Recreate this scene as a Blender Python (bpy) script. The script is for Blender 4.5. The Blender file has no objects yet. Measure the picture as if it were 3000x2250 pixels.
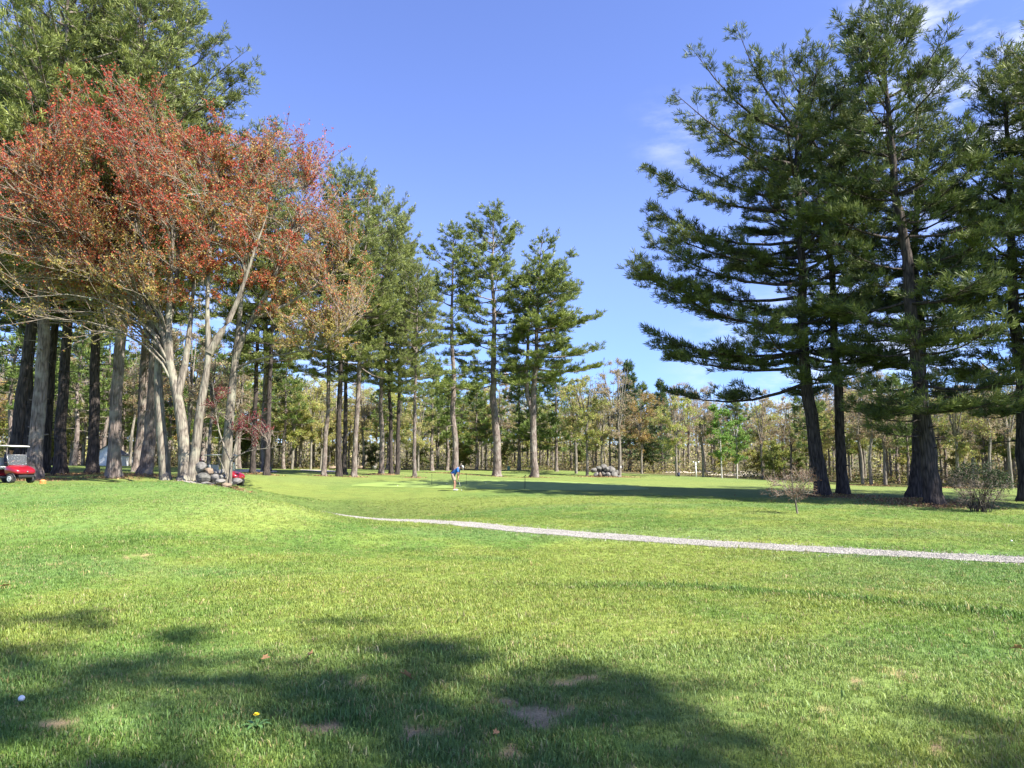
import bpy, math, numpy as np
from mathutils import Vector, Matrix

# ------------------------------------------------------------------ camera, sky, sun, exposure
S = bpy.context.scene
COL = S.collection
FPX, HZN, EYE = 2100.0, 1360.0, 1.65           # focal length and horizon row in pixels of the 3000 px photograph
TH = math.atan((HZN - 1125.0) / FPX)
cam_d = bpy.data.cameras.new('camera'); cam = bpy.data.objects.new('camera', cam_d); COL.objects.link(cam)
cam_d.sensor_width = 36.0; cam_d.lens = 36.0 * FPX / 3000.0; cam_d.clip_start = 0.05; cam_d.clip_end = 4000
cam.location = (0, 0, EYE); cam.rotation_euler = (math.pi / 2 + TH, 0, 0)
S.camera = cam

SUN_EL, SUN_AZ = math.radians(48), math.radians(120)   # azimuth from +Y towards +X: behind the viewer, to the right
SUN_DIR = Vector((math.sin(SUN_AZ) * math.cos(SUN_EL), math.cos(SUN_AZ) * math.cos(SUN_EL), math.sin(SUN_EL)))
sun_d = bpy.data.lights.new('sun', 'SUN'); sun_d.energy = 5.0; sun_d.angle = math.radians(0.55); sun_d.color = (1.0, 0.95, 0.86)
sun = bpy.data.objects.new('sun', sun_d); COL.objects.link(sun)
sun.rotation_euler = (-SUN_DIR).to_track_quat('-Z', 'Y').to_euler(); sun.location = SUN_DIR * 60
S.view_settings.view_transform = 'Standard'; S.view_settings.look = 'None'
S.view_settings.exposure = 1.65; S.view_settings.gamma = 1.0

W = bpy.data.worlds.new('World'); S.world = W; W.use_nodes = True
def build_world():
    nt = W.node_tree; nt.nodes.clear(); N = nt.nodes.new; L = nt.links.new
    out = N('ShaderNodeOutputWorld'); bg = N('ShaderNodeBackground'); bg.inputs['Strength'].default_value = 0.079
    sky = N('ShaderNodeTexSky'); sky.sky_type = 'NISHITA'; sky.sun_disc = False
    sky.sun_elevation = SUN_EL; sky.sun_rotation = SUN_AZ; sky.air_density = 1.0; sky.dust_density = 0.0; sky.ozone_density = 2.6; sky.altitude = 100
    tone = N('ShaderNodeMix'); tone.data_type = 'RGBA'; tone.blend_type = 'MULTIPLY'; tone.inputs[0].default_value = 1.0
    tone.inputs[7].default_value = (0.94, 0.89, 1.24, 1)
    tcw = N('ShaderNodeTexCoord'); sx = N('ShaderNodeSeparateXYZ'); L(tcw.outputs['Generated'], sx.inputs[0])
    hz = N('ShaderNodeMapRange'); hz.interpolation_type = 'SMOOTHSTEP'; hz.inputs[1].default_value = 0.0; hz.inputs[2].default_value = .34; L(sx.outputs[2], hz.inputs[0])
    clear = N('ShaderNodeMix'); clear.data_type = 'RGBA'; clear.inputs[6].default_value = (.50, .70, .86, 1); clear.inputs[7].default_value = (1, 1, 1, 1); L(hz.outputs[0], clear.inputs[0])
    cl = N('ShaderNodeMix'); cl.data_type = 'RGBA'; cl.blend_type = 'MULTIPLY'; cl.inputs[0].default_value = 1.0; L(sky.outputs[0], cl.inputs[6]); L(clear.outputs[2], cl.inputs[7])
    L(cl.outputs[2], tone.inputs[6])
    # thin fair-weather cloud wisps: noise, gathered round a few directions all over the sky
    tc = N('ShaderNodeTexCoord'); mp = N('ShaderNodeMapping'); mp.inputs['Scale'].default_value = (5.0, 5.0, 15.0)
    L(tc.outputs['Generated'], mp.inputs[0])
    nz = N('ShaderNodeTexNoise'); nz.inputs['Scale'].default_value = 1.5; nz.inputs['Detail'].default_value = 7; nz.inputs['Roughness'].default_value = 0.6
    L(mp.outputs[0], nz.inputs['Vector'])
    total = None
    for (u, v, wid, amp) in ((2000, 380, .04, .34), (2870, 400, .10, 1.1), (2950, 170, .07, .55), (2330, 1170, .10, .75), (2560, 1120, .09, .7),
                             (820, 1080, .11, .5), (-900, 700, .2, .8), (4600, 500, .25, .9), (6500, 900, .3, .8), (-3500, 300, .25, .7)):
        az = math.atan2(u - 1500, FPX) if abs(u - 1500) < 2600 else (u - 1500) / FPX
        el = math.atan2(HZN - v, FPX)
        d = (math.sin(az) * math.cos(el), math.cos(az) * math.cos(el), math.sin(el))
        sub = N('ShaderNodeVectorMath'); sub.operation = 'DISTANCE'; sub.inputs[1].default_value = d
        L(tc.outputs['Generated'], sub.inputs[0])
        mr = N('ShaderNodeMapRange'); mr.interpolation_type = 'SMOOTHSTEP'
        mr.inputs[1].default_value = 0; mr.inputs[2].default_value = wid * 2; mr.inputs[3].default_value = amp; mr.inputs[4].default_value = 0
        L(sub.outputs['Value'], mr.inputs[0])
        if total is None: total = mr.outputs[0]
        else:
            m = N('ShaderNodeMath'); m.operation = 'MAXIMUM'; L(total, m.inputs[0]); L(mr.outputs[0], m.inputs[1]); total = m.outputs[0]
    r = N('ShaderNodeMapRange'); r.interpolation_type = 'SMOOTHSTEP'; r.inputs[1].default_value = .42; r.inputs[2].default_value = .72
    L(nz.outputs[0], r.inputs[0])
    mul = N('ShaderNodeMath'); mul.operation = 'MULTIPLY'; mul.use_clamp = True; L(r.outputs[0], mul.inputs[0]); L(total, mul.inputs[1])
    mix = N('ShaderNodeMix'); mix.data_type = 'RGBA'; mix.inputs[7].default_value = (5.6, 5.8, 6.4, 1)
    L(mul.outputs[0], mix.inputs[0]); L(tone.outputs[2], mix.inputs[6])
    L(mix.outputs[2], bg.inputs[0]); L(bg.outputs[0], out.inputs[0])
build_world()

# ------------------------------------------------------------------ photograph pixels to places
def ray(u, v):
    c, s = math.cos(TH), math.sin(TH); x = (u - 1500) / FPX; y = (1125 - v) / FPX
    return np.array([x, c - s * y, s + c * y])
def P(u, v, Y):
    d = ray(u, v); return np.array([0, 0, EYE]) + d * (Y / d[1])

CTRL = [P(*a) for a in (
    (930, 1500, 27), (1500, 1546, 21.5), (2200, 1600, 17), (3000, 1640, 14.5), (1328, 1438, 43), (1000, 1430, 46),
    (2335, 1505, 27), (2419, 1453, 41), (2469, 1453, 41), (2734, 1480, 34), (2684, 1457, 40), (2870, 1500, 30), (3100, 1490, 33),
    (1455, 1398, 74), (1567, 1399, 74), (1770, 1397, 84), (2040, 1398, 84), (1600, 1378, 100), (2200, 1404, 95), (2553, 1423, 75), (2811, 1430, 64), (3100, 1435, 62),
    (0, 1418, 31.5), (300, 1418, 31.5), (480, 1416, 32), (60, 1417, 34.5), (550, 1413, 36), (660, 1422, 35), (750, 1453, 25), (850, 1482, 22.5), (930, 1514, 21), (1000, 1534, 20), (930, 1502, 24), (1000, 1518, 23), (1000, 1508, 26.3), (1100, 1527, 23), (1200, 1526, 23.8), (1100, 1545, 20), (800, 1490, 29.5), (700, 1474, 33), (650, 1430, 28), (800, 1446, 40),
    (0, 1600, 13.8), (300, 1600, 13.6), (300, 1500, 18.7), (0, 1500, 18.7), (300, 1450, 23.7), (0, 1450, 23.7), (600, 1500, 19.0), (600, 1450, 24), (930, 1600, 16.3), (800, 1540, 18.2),
    (96, 1405, 39), (176, 1392, 46), (270, 1388, 47), (331, 1400, 42), (425, 1392, 46), (740, 1389, 52), (780, 1392, 50), (948, 1395, 56), (1037, 1397, 56),
    (1117, 1390, 62), (1215, 1399, 58), (1333, 1388, 72), (320, 1364, 75), (0, 1366, 80), (500, 1369, 80), (800, 1373, 95), (1050, 1376, 95), (1300, 1378, 100))]
CTRL += [np.array(p, float) for p in [(x, y, 0) for x in (-14, -7, 0, 7, 14) for y in (-14, -5, 1, 5)] +
         [(-6, 9, .0), (0, 8.5, 0), (3, 8.6, .02), (6.5, 7.4, .02), (3, 11.5, -.2), (8, 10.5, -.26), (0, 12.5, -.14), (-7, 11.5, .02), (12, 9, -.2), (14, 22, -.25), (3, 31, -.1),
          (-60, 30, .9), (-60, 90, 1.6), (60, 30, -.3), (70, 80, -.4), (-140, 230, 9), (140, 230, 7), (0, 230, 8), (0, 135, 1.6), (-70, 125, 2.2), (65, 120, .6), (0, -80, 0), (-80, -40, 0), (80, -40, 0)]]
CTRL = np.array(CTRL)
_C = 3.0
def _phi(a, b):
    return np.sqrt(((a[:, None, :] - b[None]) ** 2).sum(-1) + _C * _C)
_n = len(CTRL)
_A = np.zeros((_n + 3, _n + 3)); _A[:_n, :_n] = _phi(CTRL[:, :2], CTRL[:, :2]) - 0.02 * np.eye(_n)
_Q = np.c_[np.ones(_n), CTRL[:, :2]]; _A[:_n, _n:] = _Q; _A[_n:, :_n] = _Q.T
_w = np.linalg.solve(_A, np.r_[CTRL[:, 2], 0, 0, 0])
def T(x, y):
    """height of the ground"""
    x = np.atleast_1d(np.asarray(x, float)); y = np.atleast_1d(np.asarray(y, float)); r = np.hypot(x, y)
    k = np.where(r > 260, 260 / np.maximum(r, 1), 1)
    q = np.c_[x * k, y * k]; out = np.empty(len(q))
    for i in range(0, len(q), 40000):
        s = q[i:i + 40000]; out[i:i + 40000] = _phi(s, CTRL[:, :2]) @ _w[:_n] + _w[_n] + s @ _w[_n + 1:]
    return out
_TT = np.concatenate([np.arange(2, 30, .1), np.arange(30, 160, .25)])
def G(u, v):
    """where the line of sight through a pixel meets the ground"""
    d = ray(u, v); pts = np.array([0, 0, EYE]) + d[None] * _TT[:, None]
    dz = pts[:, 2] - T(pts[:, 0], pts[:, 1]); i = int(np.argmax(dz < 0))
    if dz.min() >= 0: i = len(_TT) - 1
    a, b = dz[max(i - 1, 0)], dz[i]; f = a / (a - b) if a != b else 0
    t = _TT[max(i - 1, 0)] * (1 - f) + _TT[i] * f
    p = np.array([0, 0, EYE]) + d * t; p[2] = T(p[0], p[1])[0]; return p
def on_ground(u, v, Y):
    p = P(u, v, Y); p[2] = T(p[0], p[1])[0]; return p

# ------------------------------------------------------------------ helpers
def _hash(ix, iy, s):
    h = np.sin(ix * 127.1 + iy * 311.7 + s * 74.7) * 43758.5453; return h - np.floor(h)
def noise2(x, y, s=0):
    ix, iy = np.floor(x), np.floor(y); fx, fy = x - ix, y - iy; fx = fx * fx * (3 - 2 * fx); fy = fy * fy * (3 - 2 * fy)
    return (_hash(ix, iy, s) * (1 - fx) + _hash(ix + 1, iy, s) * fx) * (1 - fy) + (_hash(ix, iy + 1, s) * (1 - fx) + _hash(ix + 1, iy + 1, s) * fx) * fy
def fbm(x, y, s=0, o=3):
    return sum(noise2(x * 2 ** k, y * 2 ** k, s + k * 9) * .5 ** k for k in range(o)) / sum(.5 ** k for k in range(o))
def sstep(a, b, x):
    t = np.clip((x - a) / (b - a), 0, 1); return t * t * (3 - 2 * t)
def unit(a):
    return a / np.maximum(np.linalg.norm(a, axis=-1, keepdims=True), 1e-9)

def mesh_np(name, V, F3=None, F4=None, col=None, smooth=True):
    me = bpy.data.meshes.new(name); V = np.asarray(V, np.float32)
    f3 = np.zeros((0, 3), int) if F3 is None else np.asarray(F3, int); f4 = np.zeros((0, 4), int) if F4 is None else np.asarray(F4, int)
    me.vertices.add(len(V)); me.vertices.foreach_set('co', V.ravel())
    nl = f3.size + f4.size; npoly = len(f3) + len(f4)
    me.loops.add(nl); me.loops.foreach_set('vertex_index', np.r_[f3.ravel(), f4.ravel()].astype(np.int32))
    me.polygons.add(npoly)
    st = np.r_[np.arange(len(f3)) * 3, f3.size + np.arange(len(f4)) * 4].astype(np.int32)
    me.polygons.foreach_set('loop_start', st)
    me.polygons.foreach_set('use_smooth', np.full(npoly, smooth))
    me.update(calc_edges=True)
    if col is not None:
        a = me.attributes.new('Col', 'FLOAT_COLOR', 'POINT'); c = np.ones((len(V), 4), np.float32); c[:, :3] = col
        a.data.foreach_set('color', c.ravel())
    return me
class MB:
    """collects shapes into one mesh"""
    def __init__(s): s.v = []; s.f = []
    def add(s, vs, fs):
        o = len(s.v); s.v += [tuple(map(float, q)) for q in vs]; s.f += [tuple(o + i for i in q) for q in fs]; return s
    def box(s, c, d, rz=0, ry=0):
        M = Matrix.Rotation(rz, 3, 'Z') @ Matrix.Rotation(ry, 3, 'Y'); vs = []
        for k in range(8):
            q = Vector(((-1, 1)[k & 1] * d[0] / 2, (-1, 1)[k >> 1 & 1] * d[1] / 2, (-1, 1)[k >> 2] * d[2] / 2)); vs.append(M @ q + Vector(c))
        return s.add(vs, [(0, 2, 3, 1), (4, 5, 7, 6), (0, 1, 5, 4), (2, 6, 7, 3), (0, 4, 6, 2), (1, 3, 7, 5)])
    def rings(s, rings, caps=True):
        n = len(rings[0]); vs = [q for r in rings for q in r]; fs = []
        for i in range(len(rings) - 1):
            for j in range(n): fs.append((i * n + j, i * n + (j + 1) % n, (i + 1) * n + (j + 1) % n, (i + 1) * n + j))
        if caps: fs += [tuple(range(n))[::-1], tuple((len(rings) - 1) * n + j for j in range(n))]
        return s.add(vs, fs)
    def tube(s, pts, rad, n=8):
        pts = [Vector(p) for p in pts]; rad = [rad] * len(pts) if np.isscalar(rad) else rad; R = []
        for i, p in enumerate(pts):
            t = (pts[min(i + 1, len(pts) - 1)] - pts[max(i - 1, 0)]).normalized()
            a = t.cross(Vector((0, 0, 1)) if abs(t.z) < .9 else Vector((1, 0, 0))).normalized(); b = t.cross(a)
            R.append([p + (a * math.cos(6.2832 * j / n) + b * math.sin(6.2832 * j / n)) * rad[i] for j in range(n)])
        return s.rings(R)
    def ell(s, c, r, nu=12, nv=8, M=None):
        M = M or Matrix.Identity(3); R = []
        for i in range(nv + 1):
            ph = math.pi * (i + .02) / (nv + .04)
            R.append([M @ Vector((r[0] * math.sin(ph) * math.cos(6.2832 * j / nu), r[1] * math.sin(ph) * math.sin(6.2832 * j / nu), -r[2] * math.cos(ph))) + Vector(c) for j in range(nu)])
        return s.rings(R)
    def loft(s, secs, n=20, pw=3.2):
        """sections along x: (x, half width, z low, z high)"""
        R = []
        for (x, hw, z0, z1) in secs:
            r = []
            for j in range(n):
                a = 6.2832 * j / n; c, q = math.cos(a), math.sin(a)
                r.append((x, hw * math.copysign(abs(c) ** (2 / pw), c), (z0 + z1) / 2 + (z1 - z0) / 2 * math.copysign(abs(q) ** (2 / pw), q)))
            R.append(r)
        return s.rings(R)
    def build(s, name, mat, parent=None, smooth=False, bevel=0, sub=0):
        me = bpy.data.meshes.new(name); me.from_pydata(s.v, [], s.f); me.validate(); me.update()
        if smooth: me.polygons.foreach_set('use_smooth', [True] * len(me.polygons))
        o = link(name, me, mat, parent)
        if bevel:
            m = o.modifiers.new('bevel', 'BEVEL'); m.width = bevel; m.segments = 2
        if sub:
            m = o.modifiers.new('sub', 'SUBSURF'); m.levels = m.render_levels = sub
        return o
def link(name, me, mat=None, parent=None):
    o = bpy.data.objects.new(name, me); COL.objects.link(o)
    if mat is not None and me is not None and not me.materials: me.materials.append(mat)
    if parent is not None: o.parent = parent
    return o
def tag(o, label=None, cat=None, group=None, kind=None):
    if label: o['label'] = label
    if cat: o['category'] = cat
    if group: o['group'] = group
    if kind: o['kind'] = kind
    return o
def thing(name, loc, label, cat, group=None, rz=0, sc=1):
    o = bpy.data.objects.new(name, None); COL.objects.link(o); o.empty_display_size = .2
    o.location = [float(q) for q in loc]; o.rotation_euler = (0, 0, rz); o.scale = (sc,) * 3 if np.isscalar(sc) else sc
    return tag(o, label, cat, group)

# ------------------------------------------------------------------ materials
def mat_new(name):
    m = bpy.data.materials.new(name); m.use_nodes = True; nt = m.node_tree; b = nt.nodes['Principled BSDF']; return m, nt, b
def mat_plain(name, c, rough=.6, metal=0, var=.12, scale=6, coat=0, bump=0):
    m, nt, b = mat_new(name); N, L = nt.nodes.new, nt.links.new
    tc = N('ShaderNodeTexCoord'); nz = N('ShaderNodeTexNoise'); nz.inputs['Scale'].default_value = scale; nz.inputs['Detail'].default_value = 5
    L(tc.outputs['Object'], nz.inputs['Vector'])
    r = N('ShaderNodeValToRGB'); e = r.color_ramp.elements; e[0].position = .3; e[1].position = .7
    e[0].color = tuple(q * (1 - var) for q in c) + (1,); e[1].color = tuple(min(1, q * (1 + var)) for q in c) + (1,)
    L(nz.outputs[0], r.inputs[0]); L(r.outputs[0], b.inputs['Base Color'])
    b.inputs['Roughness'].default_value = rough; b.inputs['Metallic'].default_value = metal; b.inputs['Coat Weight'].default_value = coat
    if bump:
        bp = N('ShaderNodeBump'); bp.inputs['Strength'].default_value = bump; bp.inputs['Distance'].default_value = .02
        L(nz.outputs[0], bp.inputs['Height']); L(bp.outputs[0], b.inputs['Normal'])
    return m
def mat_bark(name, c0, c1, lichen=None, scale=5, bump=.9):
    m, nt, b = mat_new(name); N, L = nt.nodes.new, nt.links.new
    tc = N('ShaderNodeTexCoord'); mp = N('ShaderNodeMapping'); mp.inputs['Scale'].default_value = (1, 1, .16)
    L(tc.outputs['Object'], mp.inputs[0])
    nz = N('ShaderNodeTexNoise'); nz.inputs['Scale'].default_value = scale * 2.2; nz.inputs['Detail'].default_value = 6; nz.inputs['Roughness'].default_value = .65
    L(mp.outputs[0], nz.inputs['Vector'])
    vo = N('ShaderNodeTexVoronoi'); vo.feature = 'DISTANCE_TO_EDGE'; vo.inputs['Scale'].default_value = scale * 1.7; L(mp.outputs[0], vo.inputs['Vector'])
    ad = N('ShaderNodeMath'); ad.operation = 'MULTIPLY_ADD'; ad.inputs[1].default_value = 1.1; L(vo.outputs[0], ad.inputs[0]); L(nz.outputs[0], ad.inputs[2])
    r = N('ShaderNodeValToRGB'); e = r.color_ramp.elements; e[0].position = .38; e[1].position = .85; e[0].color = c0 + (1,); e[1].color = c1 + (1,)
    L(ad.outputs[0], r.inputs[0]); src = r.outputs[0]
    if lichen:
        n2 = N('ShaderNodeTexNoise'); n2.inputs['Scale'].default_value = 1.7; n2.inputs['Detail'].default_value = 6; L(tc.outputs['Object'], n2.inputs['Vector'])
        mr = N('ShaderNodeMapRange'); mr.inputs[1].default_value = .48; mr.inputs[2].default_value = .68; L(n2.outputs[0], mr.inputs[0])
        mx = N('ShaderNodeMix'); mx.data_type = 'RGBA'; mx.inputs[7].default_value = lichen + (1,); L(mr.outputs[0], mx.inputs[0]); L(src, mx.inputs[6]); src = mx.outputs[2]
    L(src, b.inputs['Base Color']); b.inputs['Roughness'].default_value = .9; b.inputs['Specular IOR Level'].default_value = .2
    bp = N('ShaderNodeBump'); bp.inputs['Strength'].default_value = bump; bp.inputs['Distance'].default_value = .05
    L(ad.outputs[0], bp.inputs['Height']); L(bp.outputs[0], b.inputs['Normal'])
    return m
def mat_leaf(name, trans=.35, rough=.55, objcol=False, spec=.25):
    m = bpy.data.materials.new(name); m.use_nodes = True; nt = m.node_tree; nt.nodes.clear(); N, L = nt.nodes.new, nt.links.new
    at = N('ShaderNodeAttribute'); at.attribute_name = 'Col'; src = at.outputs['Color']
    if objcol:
        oi = N('ShaderNodeObjectInfo'); mx = N('ShaderNodeMix'); mx.data_type = 'RGBA'; mx.blend_type = 'MULTIPLY'; mx.inputs[0].default_value = 1
        L(src, mx.inputs[6]); L(oi.outputs['Color'], mx.inputs[7]); src = mx.outputs[2]
    b = N('ShaderNodeBsdfPrincipled'); b.inputs['Roughness'].default_value = rough; b.inputs['Specular IOR Level'].default_value = spec; L(src, b.inputs['Base Color'])
    t = N('ShaderNodeBsdfTranslucent'); L(src, t.inputs[0])
    ms = N('ShaderNodeMixShader'); ms.inputs[0].default_value = trans; L(b.outputs[0], ms.inputs[1]); L(t.outputs[0], ms.inputs[2])
    o = N('ShaderNodeOutputMaterial'); L(ms.outputs[0], o.inputs[0]); return m

M = {}
M['pine_bark'] = mat_bark('pine bark', (.06, .048, .04), (.24, .19, .165), lichen=(.28, .25, .21), scale=5, bump=1.0)
M['pine_bark_dark_shaded'] = mat_bark('dark shaded pine bark', (.016, .014, .013), (.095, .076, .066), scale=4.6, bump=1.0)  # darker copy of the bark; on pine trunks it paints in crown shade
M['maple_bark'] = mat_bark('maple bark', (.06, .05, .04), (.25, .215, .17), lichen=(.27, .255, .19), scale=4.2)
M['grey_bark'] = mat_bark('grey bark', (.085, .075, .06), (.27, .24, .195), scale=4, bump=.4)
M['pale_bark'] = mat_bark('pale birch bark', (.30, .28, .25), (.55, .53, .48), scale=4, bump=.2)
M['needle'] = mat_leaf('pine needles', .22, .5)
M['maple_leaf'] = mat_leaf('maple buds and young leaves', .42)
M['leaf'] = mat_leaf('young leaves', .45, objcol=True)
M['litter'] = mat_leaf('dry litter', .1, .8)

# ------------------------------------------------------------------ the ground
EDGE = np.array([G(*q)[:2] for q in ((1250, 1722), (1600, 1716), (2000, 1722), (2300, 1742), (2600, 1768), (2800, 1790), (3000, 1815), (3300, 1855))])
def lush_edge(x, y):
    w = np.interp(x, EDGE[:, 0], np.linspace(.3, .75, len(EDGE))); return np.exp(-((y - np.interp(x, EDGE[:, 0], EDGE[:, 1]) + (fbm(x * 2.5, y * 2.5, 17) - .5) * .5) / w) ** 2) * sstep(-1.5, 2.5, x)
def lawn_tint(x, y):
    """colour of the turf: patchy, some yellower, some bluer, some worn"""
    n1 = fbm(x * .22, y * .22, 1); n2 = fbm(x * .9 + 7, y * .9, 5); n3 = fbm(x * .11, y * .35, 11)
    yel = np.array([.235, .295, .060]); grn = np.array([.145, .235, .045]); blu = np.array([.135, .235, .075])
    a = sstep(.40, .60, n1 * .65 + n2 * .35)[:, None]; c = grn * (1 - a) + yel * a
    b = (sstep(.5, .7, n3) * .4)[:, None]; c = c * (1 - b) + blu * b
    far = sstep(25, 60, np.hypot(x, y))[:, None] * .55; c = c * (1 - far) + np.array([.215, .26, .075]) * far
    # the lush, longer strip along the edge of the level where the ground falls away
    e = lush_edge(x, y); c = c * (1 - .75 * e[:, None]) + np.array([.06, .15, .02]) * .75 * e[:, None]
    c = c * .97
    # mound shading put into the turf colour: brighter face, darker hollow and lawn behind
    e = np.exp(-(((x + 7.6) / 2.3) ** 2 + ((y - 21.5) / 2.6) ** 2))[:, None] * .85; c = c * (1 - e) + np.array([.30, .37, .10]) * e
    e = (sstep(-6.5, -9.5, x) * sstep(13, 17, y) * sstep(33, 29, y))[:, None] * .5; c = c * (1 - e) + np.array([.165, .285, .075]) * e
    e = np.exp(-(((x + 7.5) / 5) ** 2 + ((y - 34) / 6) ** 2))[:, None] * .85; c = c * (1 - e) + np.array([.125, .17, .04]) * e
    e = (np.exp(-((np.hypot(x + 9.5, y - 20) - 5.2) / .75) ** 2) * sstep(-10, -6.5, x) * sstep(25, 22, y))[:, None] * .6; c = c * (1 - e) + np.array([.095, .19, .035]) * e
    return c
BARE = []
for (u, v, su, sv) in ((395, 1632, 34, 8), (945, 2140, 55, 20), (1548, 2100, 75, 24), (1480, 2062, 40, 9), (1215, 2140, 60, 16), (150, 2135, 55, 18), (2390, 2080, 35, 6),
                       (2625, 1981, 30, 5), (2730, 2185, 60, 12), (2960, 2150, 40, 8), (1480, 2230, 40, 14),
                       (1720, 1990, 60, 10), (1300, 1950, 35, 5), (2520, 2000, 40, 6), (1010, 1995, 60, 9)):
    p = G(u, v); a = G(u + su, v); b = G(u, v - sv); BARE.append((p[0], p[1], abs(a[0] - p[0]), abs(b[1] - p[1])))
def bare(x, y):
    m = np.zeros(len(x)); k = fbm(x * 5, y * 5, 21); k2 = fbm(x * 17, y * 17, 22)
    x = x + (fbm(x * 3 + 5, y * 3, 25) - .5) * .5; y = y + (fbm(x * 3, y * 3 + 8, 26) - .5) * .5
    for (px, py, sx, sy) in BARE:
        q = np.sqrt(((x - px) / sx) ** 2 + ((y - py) / sy) ** 2); m = np.maximum(m, sstep(1.3, .45, q + (k - .5) * 2.8 + (k2 - .5) * 2.2))
    return m
LITTER = []                                                # (x, y, radius): dry needles and leaves round the trunks
def litter_mask(x, y):
    m = np.zeros(len(x)); k = fbm(x * 1.3, y * 1.3, 31)
    for (px, py, r) in LITTER:
        q = np.hypot((x - px) / 1.25, y - py) / r; m = np.maximum(m, sstep(1.25, .5, q + (k - .5) * 1.1))
    return m
for (u, v, d, r) in ((2440, 1455, 41, 1.9), (2700, 1468, 37, 2.0), (2740, 1485, 34, 2.1), (2560, 1423, 75, 3), (2811, 1430, 64, 2.5), (1455, 1400, 74, 1.6), (1567, 1401, 74, 1.5), (1775, 1400, 84, 3.0), (425, 1396, 45.5, 1.6),
                     (176, 1395, 46, 1.7), (270, 1392, 47, 1.6), (331, 1402, 42, 1.2), (96, 1408, 39, 1.5), (1215, 1400, 58, .8), (948, 1397, 56, .9), (1037, 1398, 56, .9), (1117, 1392, 62, 1.2), (1333, 1389, 72, 2.0), (760, 1392, 51, 1.2), (540, 1413, 36, .9), (672, 1425, 34.5, 1.1)):
    p = on_ground(u, v, d); LITTER.append((p[0], p[1], r))
def GH(x, y):
    """ground height with its small unevenness"""
    return T(x, y) + (fbm(x * 1.1, y * 1.1, 41) - .5) * .035 * sstep(70, 5, np.hypot(x, y))
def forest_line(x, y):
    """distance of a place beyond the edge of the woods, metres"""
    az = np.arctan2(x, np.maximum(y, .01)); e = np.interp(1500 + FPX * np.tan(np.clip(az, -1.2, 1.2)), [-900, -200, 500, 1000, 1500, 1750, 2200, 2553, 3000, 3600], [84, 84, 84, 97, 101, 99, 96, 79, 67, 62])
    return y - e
def build_ground():
    rr = np.r_[0.15, np.geomspace(.6, 1800, 330)]
    ang = np.radians(np.unique(np.r_[np.arange(-46, 46.01, .38), np.arange(46, 314.1, 4.0)]))
    na, nr = len(ang), len(rr)
    X = (rr[:, None] * np.sin(ang)[None]).ravel(); Y = (rr[:, None] * np.cos(ang)[None]).ravel()
    Z = GH(X, Y)
    V = np.c_[X, Y, Z]; i, j = np.meshgrid(np.arange(nr - 1), np.arange(na), indexing='ij'); j2 = (j + 1) % na
    F = np.c_[(i * na + j).ravel(), (i * na + j2).ravel(), ((i + 1) * na + j2).ravel(), ((i + 1) * na + j).ravel()][:, ::-1]
    V = np.vstack([V, [[0, 0, T(0, 0)[0]]]]); c0 = len(V) - 1
    F3 = np.c_[np.full(na, c0), (np.arange(na) + 1) % na, np.arange(na)]
    X, Y = V[:, 0], V[:, 1]
    c = lawn_tint(X, Y) * (1 - .24 * sstep(13, 30, np.hypot(X, Y)))[:, None]; b = np.clip(bare(X, Y), 0, 1)[:, None]; c = c * (1 - b) + np.array([.40, .29, .15]) * b  # far ground darkened in colour to match the self-shaded blades nearer by
    l = litter_mask(X, Y)[:, None]; c = c * (1 - l) + np.array([.19, .125, .065]) * l
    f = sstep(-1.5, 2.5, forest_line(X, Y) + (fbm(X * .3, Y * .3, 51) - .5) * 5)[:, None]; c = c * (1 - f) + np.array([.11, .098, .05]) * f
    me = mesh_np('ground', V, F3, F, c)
    m, nt, bs = mat_new('lawn soil and turf'); N, L = nt.nodes.new, nt.links.new
    at = N('ShaderNodeAttribute'); at.attribute_name = 'Col'; tc = N('ShaderNodeTexCoord')
    def nz(sc, det, rg=.6):
        n = N('ShaderNodeTexNoise'); n.inputs['Scale'].default_value = sc; n.inputs['Detail'].default_value = det; n.inputs['Roughness'].default_value = rg
        L(tc.outputs['Object'], n.inputs['Vector']); return n.outputs[0]
    def mr(s, a, b_, c_, d):
        n = N('ShaderNodeMapRange'); n.inputs[1].default_value = a; n.inputs[2].default_value = b_; n.inputs[3].default_value = c_; n.inputs[4].default_value = d; L(s, n.inputs[0]); return n.outputs[0]
    f1, f2, f3 = nz(9, 6, .75), nz(1.3, 5), nz(55, 4, .8)
    a = N('ShaderNodeMath'); a.operation = 'MULTIPLY'; L(mr(f1, .3, .7, .72, 1.25), a.inputs[0]); L(mr(f2, .3, .7, .84, 1.14), a.inputs[1])
    a2 = N('ShaderNodeMath'); a2.operation = 'MULTIPLY'; L(a.outputs[0], a2.inputs[0]); L(mr(f3, .3, .7, .68, 1.3), a2.inputs[1])
    sc = N('ShaderNodeVectorMath'); sc.operation = 'SCALE'; L(at.outputs['Color'], sc.inputs[0]); L(a2.outputs[0], sc.inputs['Scale'])
    L(sc.outputs[0], bs.inputs['Base Color']); bs.inputs['Roughness'].default_value = .9; bs.inputs['Specular IOR Level'].default_value = .15
    bp = N('ShaderNodeBump'); bp.inputs['Strength'].default_value = .8; bp.inputs['Distance'].default_value = .06; L(f1, bp.inputs['Height'])
    bp2 = N('ShaderNodeBump'); bp2.inputs['Strength'].default_value = .7; bp2.inputs['Distance'].default_value = .02; L(f3, bp2.inputs['Height']); L(bp.outputs[0], bp2.inputs['Normal'])
    L(bp2.outputs[0], bs.inputs['Normal'])
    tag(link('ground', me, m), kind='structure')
build_ground()

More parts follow.
